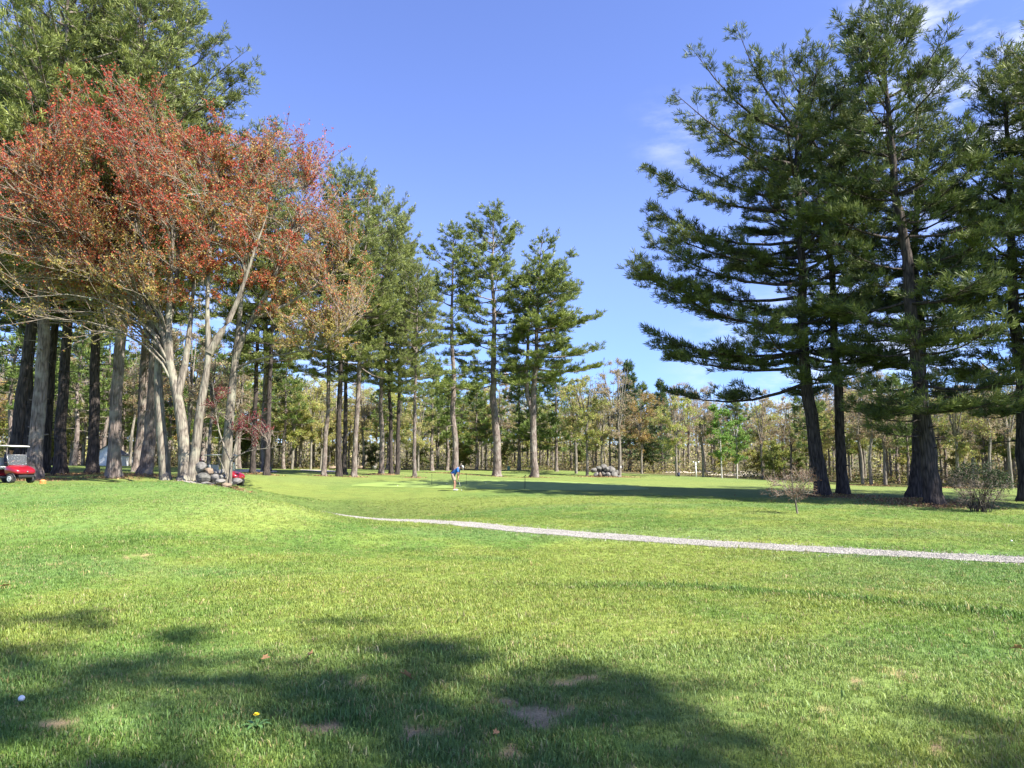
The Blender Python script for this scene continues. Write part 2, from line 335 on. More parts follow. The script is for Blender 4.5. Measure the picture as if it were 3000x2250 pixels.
def sheet(name, A, B, mat, lift, nx, ny, kind='structure', col=None):
    """a surface between two lines on the ground, laid on the terrain"""
    A, B = np.array(A), np.array(B)
    def res(Q):
        s = np.r_[0, np.cumsum(np.linalg.norm(np.diff(Q, axis=0), axis=1))]; t = np.linspace(0, s[-1], nx)
        return np.c_[np.interp(t, s, Q[:, 0]), np.interp(t, s, Q[:, 1])]
    a, b = res(A[:, :2]), res(B[:, :2]); k = np.linspace(0, 1, ny)[:, None, None]
    jit = (fbm(a[:, 0] * 1.7, a[:, 1] * 1.7, 61) - .5)[:, None] * .3; d = unit(b - a); a = a + d * jit; b = b - d * jit[::-1] 
    q = (a[None] * (1 - k) + b[None] * k).reshape(-1, 2)
    z = GH(q[:, 0], q[:, 1]) + lift
    i, j = np.meshgrid(np.arange(ny - 1), np.arange(nx - 1), indexing='ij')
    F = np.c_[(i * nx + j).ravel(), (i * nx + j + 1).ravel(), ((i + 1) * nx + j + 1).ravel(), ((i + 1) * nx + j).ravel()]
    return tag(link(name, mesh_np(name, np.c_[q, z], None, F), mat), kind=kind), q, z
def mat_gravel():
    m, nt, b = mat_new('crushed grey gravel'); N, L = nt.nodes.new, nt.links.new; tc = N('ShaderNodeTexCoord')
    vo = N('ShaderNodeTexVoronoi'); vo.inputs['Scale'].default_value = 24; L(tc.outputs['Object'], vo.inputs['Vector'])
    n = N('ShaderNodeTexNoise'); n.inputs['Scale'].default_value = 1.2; n.inputs['Detail'].default_value = 5; L(tc.outputs['Object'], n.inputs['Vector'])
    r = N('ShaderNodeValToRGB'); e = r.color_ramp.elements; e[0].color = (.19, .175, .15, 1); e[1].color = (.34, .32, .28, 1)
    sp = N('ShaderNodeSeparateColor'); L(vo.outputs['Color'], sp.inputs[0]); L(sp.outputs[0], r.inputs[0])
    mr = N('ShaderNodeMapRange'); mr.inputs[1].default_value = .3; mr.inputs[2].default_value = .7; mr.inputs[3].default_value = .8; mr.inputs[4].default_value = 1.12; L(n.outputs[0], mr.inputs[0])
    sc = N('ShaderNodeVectorMath'); sc.operation = 'SCALE'; L(r.outputs[0], sc.inputs[0]); L(mr.outputs[0], sc.inputs['Scale']); L(sc.outputs[0], b.inputs['Base Color'])
    bp = N('ShaderNodeBump'); bp.inputs['Strength'].default_value = 1; bp.inputs['Distance'].default_value = .03; L(vo.outputs['Distance'], bp.inputs['Height']); L(bp.outputs[0], b.inputs['Normal'])
    b.inputs['Roughness'].default_value = .95; return m
M['gravel'] = mat_gravel()
PD = ((560, 35.5), (700, 32.5), (800, 29.6), (930, 27.3), (1000, 26.3), (1200, 23.8), (1500, 21.2), (1800, 19.1), (2100, 17.4), (2400, 16.2), (2700, 15.2), (3000, 14.4), (3400, 13.4))
_m = np.array([((u - 1500) / FPX * d, d) for u, d in PD]); _t = unit(np.gradient(_m, axis=0)); _w2 = np.linspace(.85, .38, len(_m))[:, None]
pa = list(_m + np.c_[-_t[:, 1], _t[:, 0]] * _w2); pb = list(_m - np.c_[-_t[:, 1], _t[:, 0]] * _w2)
path, PQ, PZ = sheet('gravel_path', pa, pb, M['gravel'], .014, 220, 8)
def path_dist(x, y):
    mid = (np.array(pa) + np.array(pb)) / 2; hw = np.linalg.norm(np.array(pa) - np.array(pb), axis=1) / 2; out = np.full(len(x), 1e3)
    for k in range(len(mid) - 1):
        a, b = mid[k], mid[k + 1]; ab = b - a; t = np.clip(((x - a[0]) * ab[0] + (y - a[1]) * ab[1]) / (ab @ ab), 0, 1)
        out = np.minimum(out, np.hypot(x - a[0] - t * ab[0], y - a[1] - t * ab[1]) - (hw[k] * (1 - t) + hw[k + 1] * t))
    return out
M['sand'] = mat_plain('pale bunker sand', (.52, .45, .35), .95, var=.12, scale=2, bump=.3)
M['green'] = mat_plain('close-mown putting turf', (.18, .25, .05), .9, var=.12, scale=.9, bump=.2)
GA = [G(*q)[:2] for q in ((1030, 1421), (1090, 1415), (1250, 1408), (1450, 1406), (1650, 1411), (1830, 1420), (1900, 1431))]
GB = [G(*q)[:2] for q in ((1030, 1424), (1080, 1425), (1250, 1430), (1400, 1433), (1600, 1438), (1780, 1438), (1900, 1435))]
sheet('putting_green', GA, GB, M['green'], .02, 60, 14)
def green_mask(x, y):
    p = np.array(GA + GB[::-1]); ins = np.zeros(len(x), bool); j = len(p) - 1
    for i in range(len(p)):
        c = ((p[i, 1] > y) != (p[j, 1] > y)) & (x < (p[j, 0] - p[i, 0]) * (y - p[i, 1]) / (p[j, 1] - p[i, 1] + 1e-9) + p[i, 0]); ins ^= c; j = i
    return ins
for name, A, B in (('sand_bunker', ((1950, 1382), (2010, 1379), (2060, 1378), (2090, 1382)), ((1950, 1385), (2010, 1386), (2060, 1387), (2090, 1389))),
                   ('sand_bunker', ((2075, 1389), (2120, 1383), (2180, 1381), (2230, 1386)), ((2075, 1392), (2120, 1393), (2180, 1395), (2230, 1396))),
                   ('sand_bunker', ((690, 1377), (740, 1375), (780, 1377), (812, 1381)), ((690, 1384), (740, 1384), (780, 1385), (812, 1384))),
                   ('sand_bunker', ((880, 1376), (930, 1377), (985, 1380), (1010, 1382)), ((880, 1378), (930, 1382), (985, 1384), (1010, 1384)))):
    sheet(name, [G(*q)[:2] for q in A], [G(*q)[:2] for q in B], M['sand'], .03, 24, 8)

# ------------------------------------------------------------------ trees: shared building blocks
def tubes(Pt, R, n):
    """many round limbs at once: Pt (B,K,3), R (B,K)"""
    Pt = np.asarray(Pt, float); R = np.asarray(R, float); B, K, _ = Pt.shape
    t = unit(np.gradient(Pt, axis=1)); ref = np.where(np.abs(t[..., 2:3]) < .9, np.array([0, 0, 1.]), np.array([1., 0, 0]))
    a = unit(np.cross(t, ref)); b = np.cross(t, a); th = np.arange(n) * 2 * np.pi / n
    V = Pt[:, :, None] + R[:, :, None, None] * (np.cos(th)[:, None] * a[:, :, None] + np.sin(th)[:, None] * b[:, :, None])
    i, k, j = np.meshgrid(np.arange(B), np.arange(K - 1), np.arange(n), indexing='ij'); o = i * K * n + k * n; j2 = (j + 1) % n
    F = np.stack([o + j, o + j2, o + n + j2, o + n + j], -1).reshape(-1, 4)
    return V.reshape(-1, 3), F
class Soup:
    def __init__(s): s.V = []; s.F = []; s.n = 0
    def add(s, V, F): s.V.append(V); s.F.append(F + s.n); s.n += len(V)
    def mesh(s, name): return mesh_np(name, np.vstack(s.V), None, np.vstack(s.F))
def trunk_tube(path, rad, rng, flare=.42, n=14, knots=True):
    """a stem with root flare and slight swellings"""
    path = np.asarray(path, float); rad = np.asarray(rad, float)
    s = np.r_[0, np.cumsum(np.linalg.norm(np.diff(path, axis=0), axis=1))]; hs = np.unique(np.r_[0, .12, .3, .6, 1.0, 1.6, np.linspace(2.4, s[-1], max(8, int(s[-1] / 1.1)))]); hs = hs[hs <= s[-1]]
    pt = np.c_[[np.interp(hs, s, path[:, k]) for k in range(3)]].T; r = np.interp(hs, s, rad)
    pt[1:, :2] += rng.normal(0, .035, (len(hs) - 1, 2)) * min(1, r[0] * 2); pt[0, 2] -= .25
    V, F = tubes(pt[None], r[None], n); V = V.reshape(len(hs), n, 3)
    th = np.arange(n) * 2 * np.pi / n; ph = rng.uniform(0, 6.28, 2)
    lobe = 1 + .5 * np.cos(3 * th + ph[0]) + .4 * np.cos(5 * th + ph[1])
    fl = 1 + flare * np.exp(-hs / .42)[:, None] * np.clip(lobe, .1, 2)[None] + .06 * rng.normal(0, 1, (len(hs), n)) * .6
    V = pt[:, None] + (V - pt[:, None]) * fl[..., None]
    return V.reshape(-1, 3), F
def needle_tufts(pos, dr, size, rng, K=8, wid=.1):
    n = len(pos); d = unit(dr[:, None] * 1.0 + unit(rng.normal(0, 1, (n, K, 3))) * .8); L = size[:, None] * rng.uniform(.65, 1.15, (n, K))
    side = unit(np.cross(d, rng.normal(0, 1, (n, K, 3)))) * (L * wid)[..., None]; p = pos[:, None] + rng.normal(0, .03, (n, K, 3))
    V = np.stack([p - d * (L * .15)[..., None] + side * .35, p + d * (L * .55)[..., None] - side, p + d * L[..., None] + side * .2], 2)
    return V.reshape(-1, 3), np.arange(n * K * 3).reshape(-1, 3)

def make_pine(seed, H, r0, cb, prof, lean=None, fork=None, asym=(0, 0), extra=(), dens=1.0, tuft=.30, col=(.075, .105, .032), tip=(.22, .255, .07), gap=0.0, dead=8, K=9, whorl=1.3, wid=.085):
    """white pine: trunk, tiers of limbs, flat plumes of needles. prof: (height fraction of crown, limb length)"""
    rng = np.random.default_rng(seed); sp = Soup()
    z = np.linspace(0, H, 9); path = np.c_[np.zeros(9), np.zeros(9), z]
    if lean is not None:
        lh = np.array([a[0] for a in lean]); path[:, 0] = np.interp(z, lh, [a[1] for a in lean]); path[:, 1] = np.interp(z, lh, [a[2] for a in lean])
    path[1:-1, :2] += rng.normal(0, .09, (7, 2))
    rad = r0 * np.clip(1 - z / H, 0, 1) ** .85 + .02
    stems = [(path, rad)]
    V, F = trunk_tube(path, rad, rng); sp.add(V, F)
    if fork:
        hf, dx, dy, Hf = fork; z2 = np.linspace(hf, Hf, 8); e = sstep(0, 1, (z2 - hf) / 3.5)
        p2 = np.c_[np.interp(z2, z, path[:, 0]) + dx * e, np.interp(z2, z, path[:, 1]) + dy * e, z2]; rr = np.interp(hf, z, rad) * .75
        r2 = rr * np.clip(1 - (z2 - hf) / (Hf - hf), 0, 1) ** .8 + .02; V, F = tubes(p2[None], r2[None], 12); sp.add(V, F); stems.append((p2, r2))
    L6, R6, T3, TR, tp, td, ts, tk = [], [], [], [], [], [], [], []
    for (pt, rd) in stems:
        zt = pt[-1, 2]; z0 = max(cb, pt[0, 2] + 1); h = z0
        limbs = []
        while h < zt - .25:
            f = (h - z0) / (zt - z0); nb = rng.integers(4, 6) if f < .8 else rng.integers(3, 5); a0 = rng.uniform(0, 6.28)
            for k in range(nb):
                if rng.random() < gap: continue
                az = a0 + 6.283 * k / nb + rng.normal(0, .28); Ll = np.interp(f, [q[0] for q in prof], [q[1] for q in prof]) * rng.choice([.5, .75, .9, 1.0, 1.12], p=[.15, .25, .25, .25, .1])
                Ll *= max(.3, 1 + asym[0] * math.cos(az) + asym[1] * math.sin(az))
                limbs.append((h + rng.normal(0, .12), az, Ll, math.radians(np.interp(f, [0, .35, .75, 1], [-6, 8, 30, 62]) + rng.normal(0, 7)), .10 + .10 * rng.random()))
            h += whorl * rng.uniform(.7, 1.3) * (1 - .35 * f)
        if pt is path: limbs += [(a, b, c, math.radians(d), e) for (a, b, c, d, e) in extra]
        for (h, az, Ll, el, cv) in limbs:
            if Ll < .35: continue
            b = np.array([np.interp(h, pt[:, 2], pt[:, 0]), np.interp(h, pt[:, 2], pt[:, 1]), h]); s = np.linspace(0, 1, 6)
            wig = rng.normal(0, .05 * Ll, 2); az2 = az + wig[0] / max(Ll, 1) * s * 3; hor = Ll * s * math.cos(el)
            q = b + np.c_[np.cos(az2) * hor, np.sin(az2) * hor, Ll * (s * math.sin(el) + cv * s ** 2.2 - .06 * np.sin(s * 3.1))]
            L6.append(q); rb = min(.016 * Ll + .012, .12); R6.append(rb * (1 - .86 * s))
            ns = max(5, int(Ll * 4.2 * dens)); ss = rng.uniform(.28 if Ll > 2 else .12, 1.0, ns)
            sd = np.where(np.arange(ns) % 2, 1, -1) * np.radians(rng.normal(52, 14, ns)); ln = np.clip((.46 * Ll * (1.15 - ss) + .4), .35, 2.0) * rng.uniform(.7, 1.2, ns)
            p0 = np.c_[[np.interp(ss, s, q[:, k]) for k in range(3)]].T; a = np.interp(ss, s, az2) + sd
            up = rng.normal(.2, .1, ns) + (.25 if el > .5 else 0); d = unit(np.c_[np.cos(a), np.sin(a), up])
            p0 = np.vstack([p0, q[-1:]]); d = np.vstack([d, unit(q[-1:] - q[-2:-1] + [[0, 0, .12]])]); ln = np.r_[ln, .5]
            e = np.array([0, .5, 1.]); br = p0[:, None] + d[:, None] * (ln[:, None] * e)[..., None]; br[:, 1, 2] -= .04; T3.append(br); TR.append(np.tile([.016, .011, .006], (len(br), 1)))
            for i in range(len(br)):
                m = max(4, int(ln[i] * 10 * dens)); t = rng.uniform(.15, 1.05, m); lat = np.array([-d[i, 1], d[i, 0], 0])
                pp = p0[i] + d[i] * (ln[i] * t)[:, None] + lat * rng.normal(0, .13, m)[:, None] + [0, 0, 1] * rng.normal(.03, .05, m)[:, None]
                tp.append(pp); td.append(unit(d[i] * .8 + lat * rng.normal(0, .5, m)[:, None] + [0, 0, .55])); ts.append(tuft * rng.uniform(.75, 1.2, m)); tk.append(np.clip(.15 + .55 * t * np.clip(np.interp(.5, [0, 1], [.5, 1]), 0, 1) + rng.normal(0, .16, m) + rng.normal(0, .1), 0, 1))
    db, dr = [], []
    for k in range(dead):                                   # bare dead limbs below the crown
        h = rng.uniform(cb * .55, cb + 2); az = rng.uniform(0, 6.28); Ll = rng.uniform(.6, 2.6); s = np.linspace(0, 1, 6); b = np.array([np.interp(h, path[:, 2], path[:, 0]), np.interp(h, path[:, 2], path[:, 1]), h])
        db.append(b + np.c_[np.cos(az) * Ll * s, np.sin(az) * Ll * s, Ll * (.1 * s - .25 * s * s)] + rng.normal(0, .05, (6, 3)) * s[:, None]); dr.append(.035 * (1 - .85 * s) * min(1, Ll / 1.5))
    for k in range(dead + 4):                               # snapped stubs lower down
        h = rng.uniform(1.5, cb); az = rng.uniform(0, 6.28); Ll = np.interp(h, path[:, 2], rad) + rng.uniform(.06, .35); s = np.linspace(0, 1, 6); b = np.array([np.interp(h, path[:, 2], path[:, 0]), np.interp(h, path[:, 2], path[:, 1]), h])
        db.append(b + np.c_[np.cos(az) * Ll * s, np.sin(az) * Ll * s, .15 * Ll * s]); dr.append(np.full(6, rng.uniform(.025, .055)) * (1 - .3 * s))
    V, F = tubes(np.array(L6 + db), np.array(R6 + dr), 5); sp.add(V, F)
    V, F = tubes(np.vstack(T3), np.vstack(TR), 3); sp.add(V, F)
    tp, td, ts, tk = np.vstack(tp), np.vstack(td), np.concatenate(ts), np.concatenate(tk)
    V, F = needle_tufts(tp, td, ts, rng, K, wid)
    c = np.array(col) * (1 - tk[:, None]) + np.array(tip) * tk[:, None]; c = np.repeat(c, K * 3, 0) * rng.uniform(.8, 1.2, (len(V) // 3, 1)).repeat(3, 0)  # sunlit plumes and inner shade put into colour: brighter tips, darker inner needles
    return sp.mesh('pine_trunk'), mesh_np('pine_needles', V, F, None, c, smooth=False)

def place_tree(name, meshes, loc, label, cat, bark, leaf, group=None, rz=0, sc=1, color=None):
    t = thing(name, loc, label, cat, group, rz, sc)
    a = link('trunk', meshes[0], bark, t); c = link('crown', meshes[1], leaf, t)
    if len(meshes) > 2: link('twigs', meshes[2], None, t)
    if color: c.color = tuple(color) + (1,)
    return t

# the tall pines on the right of the fairway, each grown to its own outline
def rel(pts, Y):
    """leaning line of a trunk given as pixels at one depth, as (height, dx, dy)"""
    w = [P(u, v, Y) for (u, v) in pts]; return [(q[2] - w[0][2], q[0] - w[0][0], 0.0) for q in w]
RIGHT = [
    (101, (2412, 1455, 41), [(2412, 1455), (2362, 1134), (2345, 800), (2340, 400), (2349, 20)], 25.2, .39, 6.6, [(0, 6.3), (.12, 7.3), (.3, 7.2), (.5, 7.2), (.7, 6.0), (.86, 4.2), (.95, 2.3), (1, .8)], (-.24, -.05),
     [(9.6, 3.10, 10.0, 14, .10), (7.4, 3.3, 7.6, 2, .06), (11.5, 2.9, 8.8, 6, .1), (8.2, 2.75, 8.5, 2, .05), (13.4, 3.25, 8.8, 10, .1)], None,
     'leaning pine of the right-hand clump whose long boughs reach furthest out over the fairway'),
    (102, (2472, 1453, 41.6), [(2472, 1453), (2448, 1108), (2440, 700), (2446, 90)], 24.2, .29, 7.5, [(0, 3.4), (.3, 3.9), (.6, 3.7), (.85, 2.8), (1, .9)], (-.15, 0), (), None,
     'straighter pine standing just right of the leaning pine at the fairway edge'),
    (103, (2684, 1457, 40), [(2684, 1457), (2690, 1000), (2690, 200)], 22.5, .38, 7.5, [(0, 3.6), (.3, 3.6), (.6, 3.0), (.85, 1.8), (1, .5)], (.1, .1), (), None,
     'thick-based pine half hidden behind the ridged trunk beside the bare bush'),
    (104, (2734, 1480, 34), [(2734, 1480), (2690, 1050), (2625, 600), (2590, 250), (2605, -30)], 24.8, .36, 4.6, [(0, 4.0), (.15, 4.8), (.35, 4.9), (.6, 4.4), (.8, 3.4), (.93, 2.2), (1, .7)], (0, 0),
     [(4.0, 2.8, 2.6, 4, .05), (4.8, 3.6, 3.4, 0, .08), (4.4, 4.4, 2.8, -4, .1), (5.2, .2, 3.6, 2, .1), (3.3, 3.3, 2.4, 0, .1)], None,
     'tall pine with deeply ridged dark trunk nearest the bare bush, branched low down'),
    (105, (3012, 1452, 38), [(3012, 1452), (2984, 1050), (2945, 500), (2922, 10)], 24.6, .36, 5.2, [(0, 4.2), (.3, 4.9), (.6, 4.6), (.85, 2.7), (1, .7)], (-.12, 0), (), None,
     'pine at the right edge of the picture, its trunk just cut by the frame'),
    (106, (3260, 1450, 42), [(3260, 1450), (3240, 700), (3230, 0)], 26, .5, 6, [(0, 5), (.4, 5.2), (.8, 3), (1, .6)], (-.15, 0), (), None,
     'pine past the right edge of the picture whose boughs reach into view')]
for (sd, b, lean, H, r0, cb, prof, asy, ext, fk, lab) in RIGHT:
    p = on_ground(*b)
    place_tree('white_pine', make_pine(sd, H, r0, cb, prof, rel(lean, b[2]), fk, asy, ext, dens=.86 if sd != 106 else .45, gap=.05, whorl=1.32, K=9, wid=.08, tuft=.36, col=(.042, .068, .026), tip=(.20, .235, .062)), p, lab, 'pine tree', M['pine_bark_dark_shaded'], M['needle'], 'tall white pines')

# the pines in the middle distance that stand clear against the sky
for (sd, b, lean, H, r0, cb, prof, asy, ext, fk, gap, lab) in (
    (201, (1333, 1388, 72), [(1333, 1388), (1322, 900), (1332, 640)], 25.0, .30, 8.6, [(0, 3.2), (.3, 3.3), (.6, 3.0), (.85, 2.4), (1, .5)], (-.1, 0), (), None, .22, 'sparse pine directly behind the golfer in the blue shirt'),
    (202, (1455, 1398, 74), [(1455, 1398), (1447, 1100), (1443, 800), (1446, 600)], 28.0, .41, 10.2, [(0, 3.6), (.25, 4.4), (.5, 4.3), (.75, 3.4), (.9, 2.3), (1, .6)], (0, 0), [(10.6, .1, 5, 8, .1), (9.5, 3.1, 4.4, -8, .1)], None, .13, 'tallest full-crowned pine standing alone right of the golfer'),
    (203, (1567, 1399, 74), [(1567, 1399), (1560, 1226), (1572, 1000), (1590, 680)], 25.0, .37, 10.4, [(0, 3.6), (.2, 3.8), (.5, 4.3), (.75, 3.4), (1, .6)], (.38, 0), [(11.2, .05, 7.2, 2, .05), (12.5, -.2, 6.6, 4, .06), (15.5, .1, 6.6, 9, .05)], (6.2, -.9, 0, 22), .25, 'fork-trunked pine with boughs swept to the right')):
    p = on_ground(*b)
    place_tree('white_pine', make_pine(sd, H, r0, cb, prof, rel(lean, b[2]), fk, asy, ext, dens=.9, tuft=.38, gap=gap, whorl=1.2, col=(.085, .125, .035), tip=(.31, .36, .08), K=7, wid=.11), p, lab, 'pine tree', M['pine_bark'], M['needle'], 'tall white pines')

# grown once, used for the ranks of pines on the left
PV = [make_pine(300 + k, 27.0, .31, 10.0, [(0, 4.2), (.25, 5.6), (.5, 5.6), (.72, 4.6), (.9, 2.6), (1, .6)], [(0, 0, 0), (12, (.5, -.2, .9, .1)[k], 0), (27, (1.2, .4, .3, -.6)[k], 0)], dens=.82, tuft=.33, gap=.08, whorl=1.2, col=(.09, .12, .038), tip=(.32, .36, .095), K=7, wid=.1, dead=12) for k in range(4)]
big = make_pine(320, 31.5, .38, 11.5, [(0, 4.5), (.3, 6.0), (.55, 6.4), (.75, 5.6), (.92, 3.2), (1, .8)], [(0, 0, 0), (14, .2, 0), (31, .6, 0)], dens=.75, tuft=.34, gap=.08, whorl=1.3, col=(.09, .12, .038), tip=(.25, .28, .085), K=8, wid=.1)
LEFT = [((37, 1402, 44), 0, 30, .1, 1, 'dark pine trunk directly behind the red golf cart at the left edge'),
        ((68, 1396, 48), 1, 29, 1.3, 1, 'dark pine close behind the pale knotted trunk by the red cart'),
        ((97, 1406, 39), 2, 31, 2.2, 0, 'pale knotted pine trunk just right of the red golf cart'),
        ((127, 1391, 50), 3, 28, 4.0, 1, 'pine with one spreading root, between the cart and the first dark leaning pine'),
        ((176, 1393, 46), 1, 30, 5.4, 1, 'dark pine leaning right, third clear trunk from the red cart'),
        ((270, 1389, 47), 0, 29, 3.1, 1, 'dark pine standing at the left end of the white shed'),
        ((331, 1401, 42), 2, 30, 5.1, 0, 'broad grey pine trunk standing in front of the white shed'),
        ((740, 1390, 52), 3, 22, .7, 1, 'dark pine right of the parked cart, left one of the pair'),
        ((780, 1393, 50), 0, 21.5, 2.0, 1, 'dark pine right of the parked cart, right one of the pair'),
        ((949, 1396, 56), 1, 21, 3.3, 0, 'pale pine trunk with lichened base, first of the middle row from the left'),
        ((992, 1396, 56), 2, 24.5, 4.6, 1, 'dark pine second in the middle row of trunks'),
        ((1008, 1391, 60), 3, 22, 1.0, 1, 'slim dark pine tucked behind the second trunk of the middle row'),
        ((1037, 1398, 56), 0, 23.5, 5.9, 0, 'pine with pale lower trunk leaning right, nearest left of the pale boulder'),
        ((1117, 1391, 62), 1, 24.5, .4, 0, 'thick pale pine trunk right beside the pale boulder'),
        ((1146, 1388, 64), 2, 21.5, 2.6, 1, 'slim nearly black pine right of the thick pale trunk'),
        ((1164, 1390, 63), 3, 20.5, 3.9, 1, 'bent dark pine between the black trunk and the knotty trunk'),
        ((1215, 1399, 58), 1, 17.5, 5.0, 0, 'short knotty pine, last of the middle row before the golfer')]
DARK = []; n_left = len(COL.objects)
for (b, k, H, rz, dk, lab) in LEFT:
    s = H / 27.0; w = 1.0 if H > 27 else .74
    place_tree('white_pine', PV[k], on_ground(*b), lab, 'pine tree', None, None, 'tall white pines', rz, (s * w, s * w, s)); DARK.append(dk)
for k, (tm, cm) in enumerate(PV + [big]):
    tm.materials.append(M['pine_bark']); cm.materials.append(M['needle'])
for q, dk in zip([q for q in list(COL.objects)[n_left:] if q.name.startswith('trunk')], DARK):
    q.material_slots[0].link = 'OBJECT'; q.material_slots[0].material = M['pine_bark_dark_shaded'] if dk else M['pine_bark']  # trunks in shade get that shade as darker bark colour
place_tree('white_pine', big, on_ground(425, 1393, 46), 'stout pale pine trunk left of the maples, its crown towering above them', 'pine tree', None, None, 'tall white pines')
for (x, y, k, H, rz, lab) in ((-27, 52, 1, 30, 1.9, 'pine past the left edge of the picture behind the red cart'), (-21.5, 63, 2, 29, 4.4, 'pine far back behind the dark trunks at the far left')):
    place_tree('white_pine', PV[k], (x, y, T(x, y)[0]), lab, 'pine tree', None, None, 'tall white pines', rz, H / 27)
# the tree behind the viewer that throws the shade on the near lawn
for (x, y, k, H, rz, lab) in ((27.5, 31.5, 0, 25, .8, 'pine out of view past the right edge, nearest the right-hand clump'), (34, 29, 2, 26, 2.4, 'pine out of view far past the right edge, shading the clump'), (31, 37, 1, 26, 5.0, 'pine out of view past the right edge, behind the nearest one')):
    place_tree('white_pine', PV[k], (x, y, T(x, y)[0]), lab, 'pine tree', None, None, 'tall white pines', rz, (H / 27, H / 27, H / 27))
_sx, _sy = 16.2, -6.5
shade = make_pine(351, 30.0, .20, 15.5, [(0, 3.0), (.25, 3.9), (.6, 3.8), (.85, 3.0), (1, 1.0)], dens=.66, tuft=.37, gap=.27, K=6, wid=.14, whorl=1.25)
place_tree('white_pine', shade, (_sx, _sy, T(_sx, _sy)[0]), 'pine beside the viewpoint, only its shadow seen on the near lawn', 'pine tree', M['pine_bark'], M['needle'], 'tall white pines')

# ------------------------------------------------------------------ broadleaf trees
M['twig'] = mat_plain('pale grey twigs', (.23, .18, .135), .8, var=.15, scale=3)
def branchwork(rng, stems, env, n_t, c2, c3, r_tw=.007, up=.25, sides=(5, 4, 3), l2=.38, l3=.45, skel_r=None, zmin=None):
    """stems: list of (points, radii); env: list of (centre, semi-axes, share). Returns soup, twig starts, twig ends"""
    sp = Soup(); tw = Soup(); pts, tan, rr = [], [], []
    for (q, r) in stems:
        q = np.asarray(q, float); s = np.r_[0, np.cumsum(np.linalg.norm(np.diff(q, axis=0), axis=1))]; t = np.linspace(0, s[-1], max(6, int(s[-1] / .6)))
        pp = np.c_[[np.interp(t, s, q[:, k]) for k in range(3)]].T; pp[1:-1] = (pp[:-2] + 2 * pp[1:-1] + pp[2:]) / 4; pp[1:-1] = (pp[:-2] + 2 * pp[1:-1] + pp[2:]) / 4
        ra = np.interp(t, s, r); V, F = tubes(pp[None], ra[None], 10); sp.add(V, F)
        pts.append(pp); tan.append(unit(np.gradient(pp, axis=0))); rr.append(ra)
    pts, tan, rr = np.vstack(pts), np.vstack(tan), np.concatenate(rr)
    tg = []
    for (c, ax, share) in env:
        m = int(n_t * share); d = unit(rng.normal(0, 1, (m, 3))); tg.append(np.array(c) + d * np.array(ax) * rng.uniform(.45, 1, (m, 1)) ** .6)
    tg = np.vstack(tg); 
    if zmin is not None: tg = tg[tg[:, 2] > zmin]
    A, RA = [], []
    s6 = np.linspace(0, 1, 6)[:, None]
    for g in tg:
        d = g - pts; dist = np.linalg.norm(d, axis=1); cost = dist + np.clip(pts[:, 2] - (g[2] - .46 * np.hypot(d[:, 0], d[:, 1])), 0, 99) * 2.0 + np.where(pts[:, 2] < pts[:, 2].max() * .2, 6, 0) + rng.uniform(0, .8, len(pts))
        i = int(np.argmin(cost)); p0 = pts[i]; L = dist[i]; mid = p0 + (tan[i] * .45 + np.array([0, 0, .12])) * L + (g - p0) * .12 + rng.normal(0, .05 * L, 3)
        q = p0 * (1 - s6) ** 2 + mid * 2 * s6 * (1 - s6) + g * s6 ** 2; A.append(q); r0 = min(rr[i] * .55, .0095 * L + .008); RA.append(r0 * (1 - .82 * s6[:, 0]) + .003)
    A, RA = np.array(A), np.array(RA); V, F = tubes(A, RA, sides[0]); sp.add(V, F)
    def kids(A, c, lr, k, ra0, lo=.25):
        B = len(A); t = rng.uniform(lo, 1, (B, c)); t[:, 0] = 1; x = t * (A.shape[1] - 1); i0 = np.clip(x.astype(int), 0, A.shape[1] - 2); f = (x - i0)[..., None]; bi = np.arange(B)[:, None]
        p = A[bi, i0] * (1 - f) + A[bi, i0 + 1] * f; tn = unit(A[bi, i0 + 1] - A[bi, i0]); L = np.linalg.norm(A[:, -1] - A[:, 0], axis=1)[:, None] * lr * rng.uniform(.55, 1.25, (B, c)); L = np.maximum(L, .22)
        d = unit(tn * .8 + unit(rng.normal(0, 1, (B, c, 3))) * .62 + np.array([0, 0, up])); d2 = unit(d + np.array([0, 0, up * .6]) + rng.normal(0, .15, (B, c, 3)))
        s = np.linspace(0, 1, k); q = p[:, :, None] + L[..., None, None] * (d[:, :, None] * s[:, None] * (1 - .5 * s[:, None]) + d2[:, :, None] * (.5 * s[:, None] ** 2))
        q = q.reshape(-1, k, 3); r = np.tile(ra0 * (1 - .7 * s), (len(q), 1)); return q, r
    B2, R2 = kids(A, c2, l2, 4, r_tw * 2.0); V, F = tubes(B2, R2, sides[1]); tw.add(V, F)
    B3, R3 = kids(B2, c3, l3, 3, r_tw, .1); V, F = tubes(B3[:, ::2], R3[:, ::2], sides[2]); tw.add(V, F)
    sp.twigs = tw.mesh('twigs'); sp.twigs.materials.append(M['twig'])
    return sp, B3
def leaf_quads(pos, size, rng, asp=.6):
    n = len(pos); d = unit(rng.normal(0, 1, (n, 3))); e = unit(np.cross(d, rng.normal(0, 1, (n, 3)))); h = size[:, None]
    V = np.stack([pos - d * h * .5, pos + e * h * asp * .5, pos + d * h * .5, pos - e * h * asp * .5], 1).reshape(-1, 3)
    return V, np.arange(n * 4).reshape(-1, 4)
def along(B3, n, rng, jit=.06, lo=.1):
    t = rng.uniform(lo, 1.05, (len(B3), n)); p = B3[:, None, 0] + (B3[:, None, 2] - B3[:, None, 0]) * t[..., None]; return p.reshape(-1, 3) + rng.normal(0, jit, (len(B3) * n, 3))

